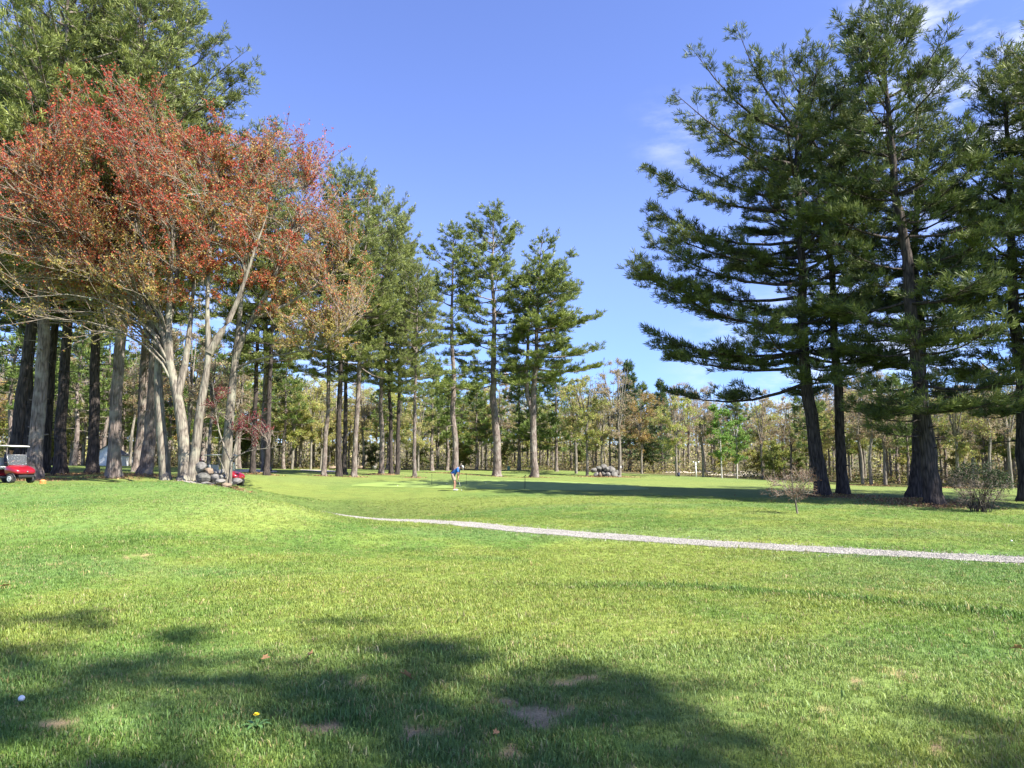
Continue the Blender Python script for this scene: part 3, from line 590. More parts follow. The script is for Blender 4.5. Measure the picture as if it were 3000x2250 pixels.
def px_stem(pts, Y, org, dy=0):
    n = len(pts); return np.array([P(u, v, Y) - org + np.array([0, dy * (i / (n - 1)) ** 1.2, 0]) for i, (u, v) in enumerate(pts)])
def maple_colour(pos, c_up, zlo, zhi, rng, redness=1.0):
    """seed clusters: red towards the sunny outside and top, yellow-olive inside and low"""
    k = fbm(pos[:, 0] * .5 + 40, pos[:, 2] * .5 + pos[:, 1] * .3, 71, 3); k2 = fbm(pos[:, 0] * 1.4 + 3, pos[:, 2] * 1.4 + pos[:, 1], 72, 2)
    t = (pos[:, 2] - zlo) / (zhi - zlo); m = sstep(.36, .78, .52 * t + .60 * k + .34 * k2 - .175 + (redness - 1) * .5 + rng.normal(0, .15, len(pos)))
    red = np.array([.40, .062, .038]); org = np.array([.40, .165, .06]); olv = np.array([.36, .31, .09]); a = m[:, None]
    c = np.where(a < .5, olv * (1 - 2 * a) + org * 2 * a, org * (2 - 2 * a) + red * (2 * a - 1)); return c * rng.uniform(.7, 1.3, (len(pos), 1))
def big_maple(seed, Y, base, stems, env, n_t, label, redness, per, zmin, bark, c2=7, c3=6):
    rng = np.random.default_rng(seed); org = on_ground(*base); st = []
    for (pts, r, dy) in stems:
        q = px_stem(pts, Y, org, dy); rr = np.linspace(r[0], r[1], len(q)); fine = [np.array([np.interp(np.linspace(0, len(a) - 1, 60), np.arange(len(a)), a[:, k]) for k in range(3)]).T for a, _ in st]
        if pts[0][1] > 1380: q[0, 2] = -.3
        else:
            fine = np.vstack(fine); i = np.argmin(np.hypot(fine[:, 0] - q[0, 0], fine[:, 2] - q[0, 2])); q[:, 1] += fine[i, 1]; q[0] = fine[i]
        st.append((q, rr))
    sp, B3 = branchwork(rng, st, [((P(u, v, Y) - org) + np.array([0, oy, 0]), ax, sh) for (u, v, oy, ax, sh) in env], n_t, c2, c3, r_tw=.009, zmin=zmin, up=.32, l2=.36, l3=.42)
    # root flare
    V, F = trunk_tube(np.array([[0, 0, -.3], [0, 0, .2], [0, 0, .5]]), np.array([r0 * 1.05 for r0 in (stems[0][1][0],) * 3]) * np.array([1.1, .92, .5]), rng, flare=.35); sp.add(V, F)
    pos = along(B3, per, rng, .05, .3); keep = rng.random(len(pos)) < np.clip(.35 + fbm(pos[:, 0] * .7, pos[:, 2] * .7 + pos[:, 1] * .4, 75) * 1.1, 0, 1); pos = pos[keep]
    c = maple_colour(pos, None, pos[:, 2].min(), pos[:, 2].max(), rng, redness); V, F = leaf_quads(pos, rng.uniform(.055, .125, len(pos)), rng, .8)
    return place_tree('red_maple', (sp.mesh('maple_trunk'), mesh_np('maple_crown', V, None, F, np.repeat(c, 4, 0), smooth=False), sp.twigs), org, label, 'maple tree', bark, M['maple_leaf'])
big_maple(401, 36, (545, 1413, 36),
          [([(545, 1416), (541, 1380), (540, 1330), (527, 1250), (509, 1152), (484, 1066), (462, 960), (430, 830), (385, 660), (360, 560)], (.40, .03), 1.0),
           ([(556, 1416), (560, 1385), (568, 1340), (580, 1195), (597, 1095), (603, 1035), (594, 918), (598, 760), (612, 600), (616, 500)], (.30, .02), .8),
           ([(603, 1035), (632, 975), (664, 925), (695, 830), (735, 700), (760, 620)], (.22, .02), .6),
           ([(509, 1152), (524, 1080), (530, 990), (532, 880), (540, 700), (555, 520)], (.22, .02), 1.5),
           ([(484, 1066), (474, 900), (480, 700), (484, 560), (475, 420)], (.20, .02), 1.0),
           ([(462, 960), (420, 900), (330, 800), (230, 660), (150, 520)], (.15, .015), -1.5), ([(462, 960), (425, 850), (350, 700), (260, 560), (170, 450)], (.15, .015), 2.0)],
          [(390, 600, 0, (7.0, 4.6, 5.6), .62), (170, 690, 0, (4.2, 3.6, 3.0), .18), (560, 640, 0, (3.6, 3.6, 4.8), .2), (330, 900, -1, (4.0, 3, 1.6), .05)], 320,
          'large many-stemmed red maple with pale trunk, rusty red crown, beside the boulder pile', 1.0, 8, 7.2, M['maple_bark'])
big_maple(402, 36.6, (487, 1408, 36.4),
          [([(487, 1412), (478, 1330), (466, 1250), (455, 1100), (455, 1035), (450, 985), (425, 905), (395, 790), (370, 620), (330, 480)], (.30, .03), 1.0),
           ([(455, 1035), (464, 960), (474, 895), (478, 760), (470, 600), (450, 400)], (.2, .03), 2.0),
           ([(452, 1050), (425, 1010), (400, 975), (360, 930), (310, 870)], (.09, .012), 1.0), ([(450, 985), (400, 900), (300, 760), (200, 600), (140, 480)], (.16, .03), .5)],
          [(320, 560, 0, (4.8, 3.6, 5.0), .6), (160, 700, 0, (4.2, 3, 4.0), .4)], 130,
          'leaning single-stemmed red maple just left of the pale many-stemmed one', 1.05, 8, 7.0, M['maple_bark'])
big_maple(403, 40, (660, 1388, 40),
          [([(660, 1392), (668, 1280), (678, 1160), (688, 1060), (698, 970), (706, 880), (722, 700), (750, 500)], (.30, .04), 0),
           ([(690, 1050), (715, 985), (745, 935), (800, 850), (860, 720), (900, 600)], (.19, .03), -1.0), ([(745, 935), (810, 915), (880, 870), (960, 820), (1020, 760)], (.11, .02), .5),
           ([(684, 1090), (730, 1060), (800, 1050), (900, 1040), (980, 1010)], (.09, .015), -1.5)],
          [(800, 640, 0, (4.3, 3.8, 5.4), .62), (930, 830, 0, (3.0, 3, 3.6), .26), (930, 1000, -1, (2.6, 2.4, 1.6), .12)], 230,
          'sparser red maple with lichened pale trunk standing behind the boulder pile', .98, 5, 4.5, M['maple_bark'], 7, 6)

# small ornamental tree among the boulders
def small_tree():
    rng = np.random.default_rng(411); Y = 34.3; org = on_ground(673, 1420, Y)
    st = [(px_stem(p_, Y, org, dy), np.linspace(a, b, len(p_))) for (p_, a, b, dy) in (
        ([(673, 1424), (675, 1390), (678, 1352)], .085, .075, 0), ([(678, 1352), (655, 1322), (643, 1297), (632, 1240), (623, 1164), (618, 1120)], .055, .012, .2), ([(678, 1352), (690, 1335), (704, 1323), (740, 1318), (788, 1314), (810, 1312)], .045, .01, -.3),
        ([(678, 1352), (686, 1310), (690, 1270), (694, 1230)], .04, .01, .4), ([(643, 1297), (668, 1270), (690, 1240), (720, 1200)], .03, .008, -.3), ([(673, 1424), (662, 1385), (650, 1350), (640, 1330)], .03, .01, -.2))]
    sp, B3 = branchwork(rng, st, [(P(745, 1260, Y) - org, (.95, .7, .7), .6), (P(640, 1190, Y) - org, (.5, .5, .9), .4)], 34, 5, 4, r_tw=.005, zmin=.9)
    pos = along(B3, 4, rng, .03); pos = pos[(fbm(pos[:, 0] * 1.6, pos[:, 2] * 1.6, 3) > .47)]
    V, F = leaf_quads(pos, rng.uniform(.04, .085, len(pos)), rng, .8); c = np.array([.17, .022, .03]) * rng.uniform(.6, 1.4, (len(pos), 1))
    place_tree('flowering_tree', (sp.mesh('small_trunk'), mesh_np('small_crown', V, None, F, np.repeat(c, 4, 0), smooth=False), sp.twigs), org, 'small forked tree with dark red blossom growing among the boulders', 'small tree', M['maple_bark'], M['maple_leaf'])
    # sapling on the fairway
    Y = 27; org = on_ground(2336, 1507, Y)
    st = [(px_stem(p_, Y, org, dy), np.linspace(a, b, len(p_))) for (p_, a, b, dy) in (([(2337, 1510), (2333, 1480), (2327, 1455), (2322, 1425), (2318, 1390)], .04, .012, 0), ([(2327, 1455), (2300, 1430), (2270, 1415)], .018, .006, -.2), ([(2327, 1455), (2352, 1428), (2380, 1400)], .018, .006, .2), ([(2330, 1465), (2310, 1440), (2300, 1400)], .015, .006, .3))]
    sp, B3 = branchwork(rng, st, [(P(2320, 1425, Y) - org, (.95, .85, .58), 1)], 30, 5, 4, r_tw=.004, zmin=.45)
    pos = along(B3, 2, rng, .02); V, F = leaf_quads(pos, rng.uniform(.03, .065, len(pos)), rng, .7); c = np.array([.15, .08, .045]) * rng.uniform(.6, 1.4, (len(pos), 1))
    place_tree('sapling', (sp.mesh('sapling_trunk'), mesh_np('sapling_crown', V, None, F, np.repeat(c, 4, 0), smooth=False), sp.twigs), org, 'thin sapling with sparse reddish buds on the grass beside the right-hand pines', 'sapling', M['maple_bark'], M['maple_leaf'])
    # bush by the right-hand pines
    Y = 30; org = on_ground(2872, 1502, Y); st = []
    for k in range(34):
        a = rng.uniform(0, 6.28); L = rng.uniform(.8, 1.55); sp_ = rng.uniform(.15, .85); q = np.array([[0, 0, -.05], [.15 * sp_, .1, .4], [.45 * sp_, .25 * sp_, .8], [.95 * sp_, .5 * sp_, 1.15]]) * [L * math.cos(a) if 1 else 1, L * math.cos(a), L]
        q = np.c_[np.array([0.0, .18, .5, 1.0]) * sp_ * L * math.cos(a), np.array([0.0, .18, .5, 1.0]) * sp_ * L * math.sin(a), np.array([-.05, .4, .8, 1.1]) * L]; q[:, :2] += rng.normal(0, .16, 2); st.append((q, np.linspace(.016, .006, 4)))
    sp, B3 = branchwork(rng, st, [((0, 0, 1.05), (1.2, 1.0, .8), 1)], 130, 4, 3, r_tw=.004, zmin=.35, l3=.5)
    pos = along(B3, 5, rng, .04); pos = pos[rng.random(len(pos)) < sstep(.85, 1.65, pos[:, 2] + .35 * pos[:, 0])]
    V, F = leaf_quads(pos, rng.uniform(.05, .10, len(pos)), rng, .55); c = np.array([.035, .06, .022]) * rng.uniform(.6, 1.5, (len(pos), 1))
    place_tree('bush', (sp.mesh('bush_stems'), mesh_np('bush_crown', V, None, F, np.repeat(c, 4, 0), smooth=False), sp.twigs), org, 'twiggy many-stemmed bush with dark leaves at its top, right of the ridged pine', 'bush', M['pine_bark_dark_shaded'], M['maple_leaf'])
small_tree()

# ------------------------------------------------------------------ the woods: kinds grown once, then planted one by one
def decid(seed, H, r0, cw, cb, n_t, per, leafsz, forkh=.45, nst=4, c2=6, c3=5, clump=.0):
    rng = np.random.default_rng(seed); st = [(np.array([[0, 0, -.2], [rng.normal(0, .1), rng.normal(0, .1), H * forkh * .5], [rng.normal(0, .2), rng.normal(0, .2), H * forkh], [rng.normal(0, .4), rng.normal(0, .4), H * .82]]), np.array([r0, r0 * .8, r0 * .62, .03]))]
    for k in range(nst):
        a = rng.uniform(0, 6.28); h = H * forkh * rng.uniform(.75, 1.25); w = cw * rng.uniform(.35, .6)
        st.append((np.array([[0, 0, h], [w * .35 * math.cos(a), w * .35 * math.sin(a), h + (H - h) * .3], [w * .75 * math.cos(a), w * .75 * math.sin(a), h + (H - h) * .62], [w * math.cos(a), w * math.sin(a), h + (H - h) * .85]]), np.linspace(r0 * .5, .02, 4)))
    sp, B3 = branchwork(rng, st, [((0, 0, (H + cb) / 2), (cw, cw, (H - cb) / 2), 1)], n_t, c2, c3, r_tw=.012, sides=(5, 3, 3), up=.3)
    pos = along(B3, per, rng, .12); V, F = leaf_quads(pos, rng.uniform(.6, 1.3, len(pos)) * leafsz, rng, .8)
    c = np.ones(3) * rng.uniform(.65, 1.35, (len(pos), 1)) * (1 + .12 * rng.normal(0, 1, (len(pos), 3)))
    tm, cm = sp.mesh('broadleaf_trunk'), mesh_np('broadleaf_crown', V, None, F, np.repeat(np.clip(c, .3, 2), 4, 0), smooth=False); cm.materials.append(M['leaf']); return tm, cm, sp.twigs
KIND = {'olive': [decid(500 + k, 14, .20, (2.9, 3.4, 2.5)[k], (3.5, 2.6, 4.5)[k], 38, 9, .14) for k in range(3)],
        'tan': [decid(510 + k, 14.5, .21, (2.8, 3.6, 2.3)[k], (4.5, 4.0, 5)[k], 38, 5, .12) for k in range(3)],
        'birch': [decid(520, 12, .11, 2.1, 1.8, 34, 9, .17, forkh=.7, nst=3)],
        'orange': [decid(530, 12, .15, 2.9, 3, 34, 7, .15)],
        'under': [decid(540 + k, 6, .07, 1.9, .8, 26, 9, .17, forkh=.35) for k in range(2)]}
for k, v in KIND.items():
    for a, b, _ in v: a.materials.append(M['pale_bark'] if k == 'birch' else M['grey_bark'])
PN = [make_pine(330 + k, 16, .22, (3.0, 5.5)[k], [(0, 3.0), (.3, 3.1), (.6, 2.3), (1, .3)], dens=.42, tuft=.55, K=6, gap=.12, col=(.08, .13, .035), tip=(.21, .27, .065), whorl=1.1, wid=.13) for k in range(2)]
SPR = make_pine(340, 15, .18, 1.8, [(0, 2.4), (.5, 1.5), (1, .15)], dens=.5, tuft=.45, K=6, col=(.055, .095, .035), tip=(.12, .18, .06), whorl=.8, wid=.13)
for a, b in PN + [SPR]: a.materials.append(M['pine_bark']); b.materials.append(M['needle'])
TINT = {'olive': [(.35, .35, .10), (.37, .39, .105), (.31, .36, .09), (.39, .37, .13)], 'tan': [(.40, .33, .19), (.37, .30, .165), (.42, .345, .20), (.35, .28, .15)], 'birch': [(.20, .33, .07)], 'orange': [(.35, .25, .085)], 'under': [(.25, .28, .07), (.31, .31, .08), (.16, .20, .055)]}
WOODS = []                                                   # (kind, u, x, y, scale, front)
rng = np.random.default_rng(77)
hand = [('olive', 1720, 1390, 86, 12.8), ('tan', 1815, 1388, 85, 14.2), ('olive', 1688, 1385, 92, 13.2), ('orange', 1880, 1384, 99, 11.5), ('spruce', 1845, 1381, 108, 17.2), ('spruce', 1940, 1384, 106, 14.2), ('olive', 1983, 1396, 88, 10.6), ('birch', 2115, 1402, 92, 10.0), ('birch', 2160, 1402, 95, 8.8),
        ('tan', 2060, 1398, 93, 11.5), ('tan', 2235, 1404, 96, 12), ('tan', 2320, 1404, 98, 11.3), ('olive', 2420, 1405, 95, 11), ('tan', 2553, 1424, 75, 12.5), ('tan', 2594, 1424, 76, 12), ('olive', 2811, 1431, 64, 9.5), ('tan', 2745, 1425, 72, 12), ('tan', 2905, 1436, 63, 11), ('tan', 2965, 1432, 66, 12),
        ('pine', 1570, 1378, 98, 15.5), ('pine', 1520, 1378, 99, 14.2), ('pine', 1630, 1380, 97, 14.5), ('pine', 1310, 1378, 98, 13.0), ('pine', 1395, 1378, 101, 12.5), ('pine', 1265, 1378, 96, 14.5), ('pine', 400, 1368, 86, 13), ('pine', 355, 1368, 83, 12.5), ('pine', 150, 1366, 87, 14), ('pine', 20, 1367, 72, 16.5), ('pine', 215, 1367, 74, 17), ('pine', 305, 1366, 79, 16), ('pine', 110, 1367, 78, 18), ('tan', 440, 1369, 72, 14.5), ('tan', 545, 1371, 74, 15.5), ('tan', 610, 1372, 70, 13.5), ('pine', 590, 1371, 82, 16), ('pine', 700, 1372, 84, 15.5), ('tan', 690, 1372, 76, 13), ('tan', 380, 1368, 80, 14), ('pine', 490, 1369, 84, 16), ('pine', 830, 1374, 90, 14), ('olive', 855, 1375, 91, 11.5), ('olive', 910, 1375, 93, 12), ('olive', 1170, 1377, 95, 11.5), ('olive', 1225, 1377, 92, 10), ('pine', 2160, 1402, 112, 12.8), ('olive', 205, 1367, 84, 9), ('olive', 640, 1371, 88, 11), ('olive', 60, 1367, 85, 10.5)]
for (k, u, v, d, h) in hand: p = P(u, v, d); WOODS.append((k, u, p[0], p[1], h))
for row, (off, step) in enumerate(((1.5, 62), (5, 66), (10, 70), (16, 74), (23, 80))):
    u = -330 + row * 17
    while u < 3360:
        u += step * rng.uniform(.7, 1.3); az = (u - 1500) / FPX; e = np.interp(u, [-900, -200, 500, 1000, 1500, 1750, 2200, 2553, 3000, 3600], [84, 84, 84, 97, 101, 99, 96, 79, 67, 62]) + off + rng.uniform(-1.5, 2)
        if row < 2 and any(abs(u - q[1]) < 22 for q in WOODS[:len(hand)]): continue
        left = u < 1650; w = rng.random()
        k = ('under' if w < .30 else 'olive' if w < .78 else 'tan' if w < .86 else 'orange' if w < .89 else 'pine') if left else ('under' if w < .2 else 'olive' if w < .42 else 'tan' if w < .92 else 'orange' if w < .94 else 'pine')
        if row > 2 and k == 'under': k = 'olive'
        h = {'under': 4.8, 'olive': 11.8, 'tan': 12.2, 'orange': 10, 'pine': 12}[k] * rng.uniform(.85, 1.15) * (e / 98) ** .35 * np.interp(u, [700, 1000], [1.25, 1])
        WOODS.append((k, u, az * e, e, h))
BASEH = {'olive': 14, 'tan': 14.5, 'birch': 12, 'orange': 12, 'under': 6, 'pine': 16, 'spruce': 15}
DESC = {'olive': ('broadleaf_tree', 'olive-green budding tree', 'tree'), 'tan': ('broadleaf_tree', 'half-bare tan budding tree', 'tree'), 'birch': ('birch_tree', 'bright green young birch', 'birch tree'), 'orange': ('broadleaf_tree', 'orange-tinged budding tree', 'tree'),
        'under': ('understory_tree', 'low leafy understory tree', 'small tree'), 'pine': ('woodland_pine', 'woodland pine', 'pine tree'), 'spruce': ('spruce_tree', 'pointed dark spruce', 'spruce tree')}
MARKS = [(-400, 'off the left edge of the picture'), (0, 'behind the red golf cart'), (140, 'behind the leaning dark pines'), (300, 'around the white shed'), (450, 'behind the red maples'), (720, 'behind the pair of dark pines'), (860, 'left of the pale-trunk pine row'), (1000, 'behind the middle pine row'), (1160, 'left of the golfer'), (1300, 'behind the golfer'), (1400, 'behind the tall lone pine'),
         (1520, 'behind the fork-trunked pine'), (1640, 'at the distant boulder pile'), (1840, 'between the boulders and the white post'), (2010, 'behind the white post'), (2130, 'right of the bright green birches'), (2280, 'left of the right-hand pine clump'), (2430, 'behind the leaning right-hand pine'), (2580, 'between the right-hand pines'), (2740, 'behind the bare bush'), (2900, 'at the right edge of the woods'), (3080, 'off the right edge of the picture')]
WOODS.sort(key=lambda q: q[1]); seen = {}
ORD = ['first', 'second', 'third', 'fourth', 'fifth', 'sixth', 'seventh', 'eighth', 'ninth', 'tenth', 'eleventh', 'twelfth', 'thirteenth', 'fourteenth', 'fifteenth', 'sixteenth', 'seventeenth', 'eighteenth', 'nineteenth', 'twentieth', 'twenty-first', 'twenty-second', 'twenty-third', 'twenty-fourth', 'twenty-fifth']
plan = []
for w in WOODS:
    mk = max([i for i, q in enumerate(MARKS) if q[0] <= w[1]]); key = (w[0], mk); seen[key] = seen.get(key, 0) + 1; plan.append((w, mk, seen[key]))
for (w, mk, n) in plan:
    k, u, x, y, h = w; nm, ds, cat = DESC[k]; tot = seen[(k, mk)]; lab = ds + ' in the woods ' + MARKS[mk][1]
    if tot > 1: lab = '%s, %s from left, ' % (ds, ORD[min(n - 1, 24)]) + MARKS[mk][1]
    s = h / BASEH[k]; ms = SPR if k == 'spruce' else PN[rng.integers(2)] if k == 'pine' else KIND[k][rng.integers(len(KIND[k]))]
    tint = None if k in ('pine', 'spruce') else tuple(np.array(TINT[k][rng.integers(len(TINT[k]))]) * rng.uniform(.85, 1.15))
    wd = s * rng.uniform(.95, 1.2)
    place_tree(nm, ms, (x, y, T(x, y)[0] - .05), lab, cat, None, None, 'trees of the woods', rng.uniform(0, 6.28), (wd, wd, s), tint)

def far_woods():
    """the mass of woodland beyond the trees that can be told apart, and the brush under them"""
    rng = np.random.default_rng(88); n = 640; u = np.where(rng.random(n) < .85, rng.uniform(-450, 3500, n), np.where(rng.random(n) < .5, rng.uniform(-1500, -400, n), rng.uniform(3450, 4500, n))); e = np.interp(u, [-900, 500, 1000, 1500, 2200, 2553, 3000, 3600], [84, 84, 97, 101, 96, 79, 67, 62]) + rng.uniform(27, 85, n); x = (u - 1500) / FPX * e; z = T(x, e); h = rng.uniform(9.5, 13.5, n) * (e / 125) ** .4
    Pt = np.stack([np.c_[x, e, z - .2], np.c_[x + rng.normal(0, .3, n), e, z + h * .5], np.c_[x + rng.normal(0, .6, n), e, z + h * .95]], 1); R = np.c_[np.full(n, .15), np.full(n, .1), np.full(n, .02)] * rng.uniform(.6, 1.3, (n, 1))
    V, F = tubes(Pt, R, 5); tag(link('woodland_trunks', mesh_np('woodland_trunks', V, None, F), M['grey_bark']), 'thin trunks crowding the depth of the woods behind the edge trees', 'woodland', kind='stuff')
    m = 190; i = np.repeat(np.arange(n), m); d = unit(rng.normal(0, 1, (n * m, 3))) * rng.uniform(.1, 1, (n * m, 1)) ** .5; wid = rng.uniform(1.8, 3.2, n)[i]
    pos = np.c_[x[i] + d[:, 0] * wid, e[i] + d[:, 1] * wid, z[i] + h[i] * np.where(rng.random(n * m) < .5, .52 + .50 * d[:, 2], rng.random(n * m) ** 1.2 * .75)]; pal = np.array([(.36, .34, .12), (.38, .32, .18), (.38, .38, .12), (.18, .21, .07), (.40, .34, .2)]); c = pal[rng.integers(0, 5, n)][i] * rng.uniform(.7, 1.3, (n * m, 1))
    V, F = leaf_quads(pos, rng.uniform(.28, .58, n * m), rng, .8); tag(link('woodland_foliage', mesh_np('woodland_foliage', V, None, F, np.repeat(c, 4, 0), smooth=False), M['maple_leaf']), 'hazy mass of budding woodland foliage far behind the trees', 'woodland', kind='stuff')
    n = 56000; u = rng.uniform(-600, 3600, n); o = rng.uniform(0, 1, n) ** 1.3 * 30 + 1.0; e = np.interp(u, [-900, 500, 1000, 1500, 2200, 2553, 3000, 3600], [84, 84, 97, 101, 96, 79, 67, 62]) + o; x = (u - 1500) / FPX * e
    k = fbm(x * .25, e * .25, 91); k2 = fbm(x * .6 + 9, e * .6, 92); hh = (sstep(.36, .7, k) * 3.2 + .25) * (.35 + k2) * np.where(u > 2150, .55, 1); z = T(x, e) + rng.uniform(0, 1, n) ** .8 * hh
    pal = np.array([(.10, .135, .04), (.21, .21, .06), (.24, .17, .085), (.28, .26, .085)]); c = pal[np.clip((fbm(x * .12, e * .12, 93) * 7 - 1.8 + rng.normal(0, .5, n)).astype(int), 0, 3)] * rng.uniform(.6, 1.4, (n, 1))
    V, F = leaf_quads(np.c_[x, e, z], rng.uniform(.12, .28, n), rng, .7); tag(link('brush', mesh_np('brush', V, None, F, np.repeat(c, 4, 0), smooth=False), M['maple_leaf']), 'olive and brown brush growing under the edge of the woods', 'brush', kind='stuff')
far_woods()

# ------------------------------------------------------------------ grass, litter, gravel stones
def grass():
    rng = np.random.default_rng(5)
    def tuft_mesh(seed, nb, h, w, spread):
        r = np.random.default_rng(seed); V, F, C = [], [], []
        for k in range(nb):
            a = r.uniform(0, 6.28); p = np.array([r.normal(0, spread), r.normal(0, spread), -.005]); L = h * r.uniform(.5, 1.2); b = r.uniform(.15, .75); d = np.array([math.cos(a), math.sin(a), 0]); s = np.array([-d[1], d[0], 0]) * w * r.uniform(.7, 1.2)
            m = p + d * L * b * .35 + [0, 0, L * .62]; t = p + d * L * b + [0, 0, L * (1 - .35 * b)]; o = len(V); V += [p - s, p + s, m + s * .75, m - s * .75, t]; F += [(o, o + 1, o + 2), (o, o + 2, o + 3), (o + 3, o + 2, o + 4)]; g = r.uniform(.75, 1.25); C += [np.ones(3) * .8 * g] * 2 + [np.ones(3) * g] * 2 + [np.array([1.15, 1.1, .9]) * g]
        return mesh_np('grass_tuft', np.array(V), F, None, np.array(C))
    m = bpy.data.materials.new('grass blades'); m.use_nodes = True; nt = m.node_tree; nt.nodes.clear(); N, L = nt.nodes.new, nt.links.new
    a1 = N('ShaderNodeAttribute'); a1.attribute_name = 'Col'; a2 = N('ShaderNodeAttribute'); a2.attribute_type = 'INSTANCER'; a2.attribute_name = 'tint'
    mx = N('ShaderNodeMix'); mx.data_type = 'RGBA'; mx.blend_type = 'MULTIPLY'; mx.inputs[0].default_value = 1; L(a1.outputs['Color'], mx.inputs[6]); L(a2.outputs['Color'], mx.inputs[7])
    b = N('ShaderNodeBsdfPrincipled'); b.inputs['Roughness'].default_value = .5; b.inputs['Specular IOR Level'].default_value = .3; L(mx.outputs[2], b.inputs['Base Color']); t = N('ShaderNodeBsdfTranslucent'); L(mx.outputs[2], t.inputs[0])
    ms = N('ShaderNodeMixShader'); ms.inputs[0].default_value = .3; L(b.outputs[0], ms.inputs[1]); L(t.outputs[0], ms.inputs[2]); o = N('ShaderNodeOutputMaterial'); L(ms.outputs[0], o.inputs[0])
    src = bpy.data.collections.new('grass tufts')
    for k in range(4):
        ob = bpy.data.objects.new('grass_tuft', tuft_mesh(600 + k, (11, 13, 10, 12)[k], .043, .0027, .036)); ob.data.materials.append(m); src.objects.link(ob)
    Pn, Sc = [], []
    for (r0, r1, dens, sc) in ((1.3, 4.2, 800, .88), (4.2, 7, 760, .9), (7, 11, 520, .92), (11, 17, 300, .98), (17, 27, 130, 1.05), (27, 40, 45, 1.15)):
        aw = 78 if r1 <= 11 else 54; n = int(dens * (r1 ** 2 - r0 ** 2) * math.radians(aw)); r = np.sqrt(rng.uniform(r0 ** 2, r1 ** 2, n)); a = np.radians(rng.uniform(-aw, aw, n)); Pn.append(np.c_[r * np.sin(a), r * np.cos(a)]); Sc.append(np.full(n, sc))
    Pn = np.vstack(Pn); Sc = np.concatenate(Sc); x, y = Pn.T
    b_ = bare(x, y); l_ = litter_mask(x, y); keep = (path_dist(x, y) > -.10 + .2 * fbm(x * 4, y * 4, 19)) & ~green_mask(x, y) & (rng.random(len(x)) > b_ * .93) & (rng.random(len(x)) > l_ * .75)
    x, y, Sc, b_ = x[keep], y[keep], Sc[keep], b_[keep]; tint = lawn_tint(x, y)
    dry = (rng.random(len(x)) < .085 + .4 * b_)[:, None]; tint = np.where(dry, np.array([.34, .30, .13]), tint) * rng.uniform(.72, 1.28, (len(x), 1)) * np.c_[rng.uniform(.9, 1.12, len(x)), np.ones(len(x)), rng.uniform(.8, 1.2, len(x))]
    lush = fbm(x * .8, y * .8, 15); edge = lush_edge(x, y); Sc = Sc * (.62 + .75 * lush) * (1 + .7 * edge) * rng.uniform(.75, 1.3, len(x)) * np.where(rng.random(len(x)) < .02, 1.7, 1) * (1 - .5 * b_)
    z = GH(x, y)
    me = bpy.data.meshes.new('grass'); me.vertices.add(len(x)); me.vertices.foreach_set('co', np.c_[x, y, z].astype(np.float32).ravel())
    at = me.attributes.new('tint', 'FLOAT_COLOR', 'POINT'); at.data.foreach_set('color', np.c_[tint, np.ones(len(x))].astype(np.float32).ravel())
    at = me.attributes.new('size', 'FLOAT', 'POINT'); at.data.foreach_set('value', Sc.astype(np.float32))
    at = me.attributes.new('spin', 'FLOAT_VECTOR', 'POINT'); at.data.foreach_set('vector', np.c_[rng.normal(0, .12, len(x)), rng.normal(0, .12, len(x)), rng.uniform(0, 6.28, len(x))].astype(np.float32).ravel())
    ob = tag(link('grass', me), 'short mown grass blades covering the near lawn', 'grass', kind='stuff')
    g = bpy.data.node_groups.new('grass', 'GeometryNodeTree'); g.interface.new_socket('Geometry', in_out='INPUT', socket_type='NodeSocketGeometry'); g.interface.new_socket('Geometry', in_out='OUTPUT', socket_type='NodeSocketGeometry')
    N, L = g.nodes.new, g.links.new; gi, go = N('NodeGroupInput'), N('NodeGroupOutput'); ip = N('GeometryNodeInstanceOnPoints'); ci = N('GeometryNodeCollectionInfo'); ci.inputs[0].default_value = src; ci.inputs['Separate Children'].default_value = True; ci.inputs['Reset Children'].default_value = True
    def na(nm, ty):
        q = N('GeometryNodeInputNamedAttribute'); q.data_type = ty; q.inputs[0].default_value = nm; return q.outputs[0]
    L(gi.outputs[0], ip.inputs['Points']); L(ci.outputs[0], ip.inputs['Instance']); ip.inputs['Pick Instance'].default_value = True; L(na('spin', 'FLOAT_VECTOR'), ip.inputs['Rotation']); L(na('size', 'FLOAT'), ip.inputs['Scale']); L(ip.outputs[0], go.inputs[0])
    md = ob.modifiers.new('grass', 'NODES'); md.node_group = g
    # dry needles and leaves round the trunks
    pos, c = [], []; pal = np.array([(.30, .17, .075), (.22, .12, .06), (.36, .26, .13), (.16, .09, .05), (.20, .21, .06)])
    for (px, py, r) in LITTER:
        n = int(520 * r * r / (1 + (math.hypot(px, py) / 55) ** 2)); q = rng.normal(0, .55 * r, (n, 2)) * [1.25, 1]; X, Y = px + q[:, 0], py + q[:, 1]; hump = .14 * np.exp(-((q / r) ** 2).sum(1) * 2.2); pos.append(np.c_[X, Y, T(X, Y) + hump * rng.uniform(.2, 1, n) + .015]); c.append(pal[rng.integers(0, 5, n)])
    pos, c = np.vstack(pos), np.vstack(c); V, F = leaf_quads(pos, rng.uniform(.06, .16, len(pos)), rng, .45); tag(link('leaf_litter', mesh_np('leaf_litter', V, None, F, np.repeat(c * rng.uniform(.7, 1.3, (len(c), 1)), 4, 0), smooth=False), M['litter']), 'brown pine straw and dry leaves round the trunk bases', 'leaf litter', kind='stuff')
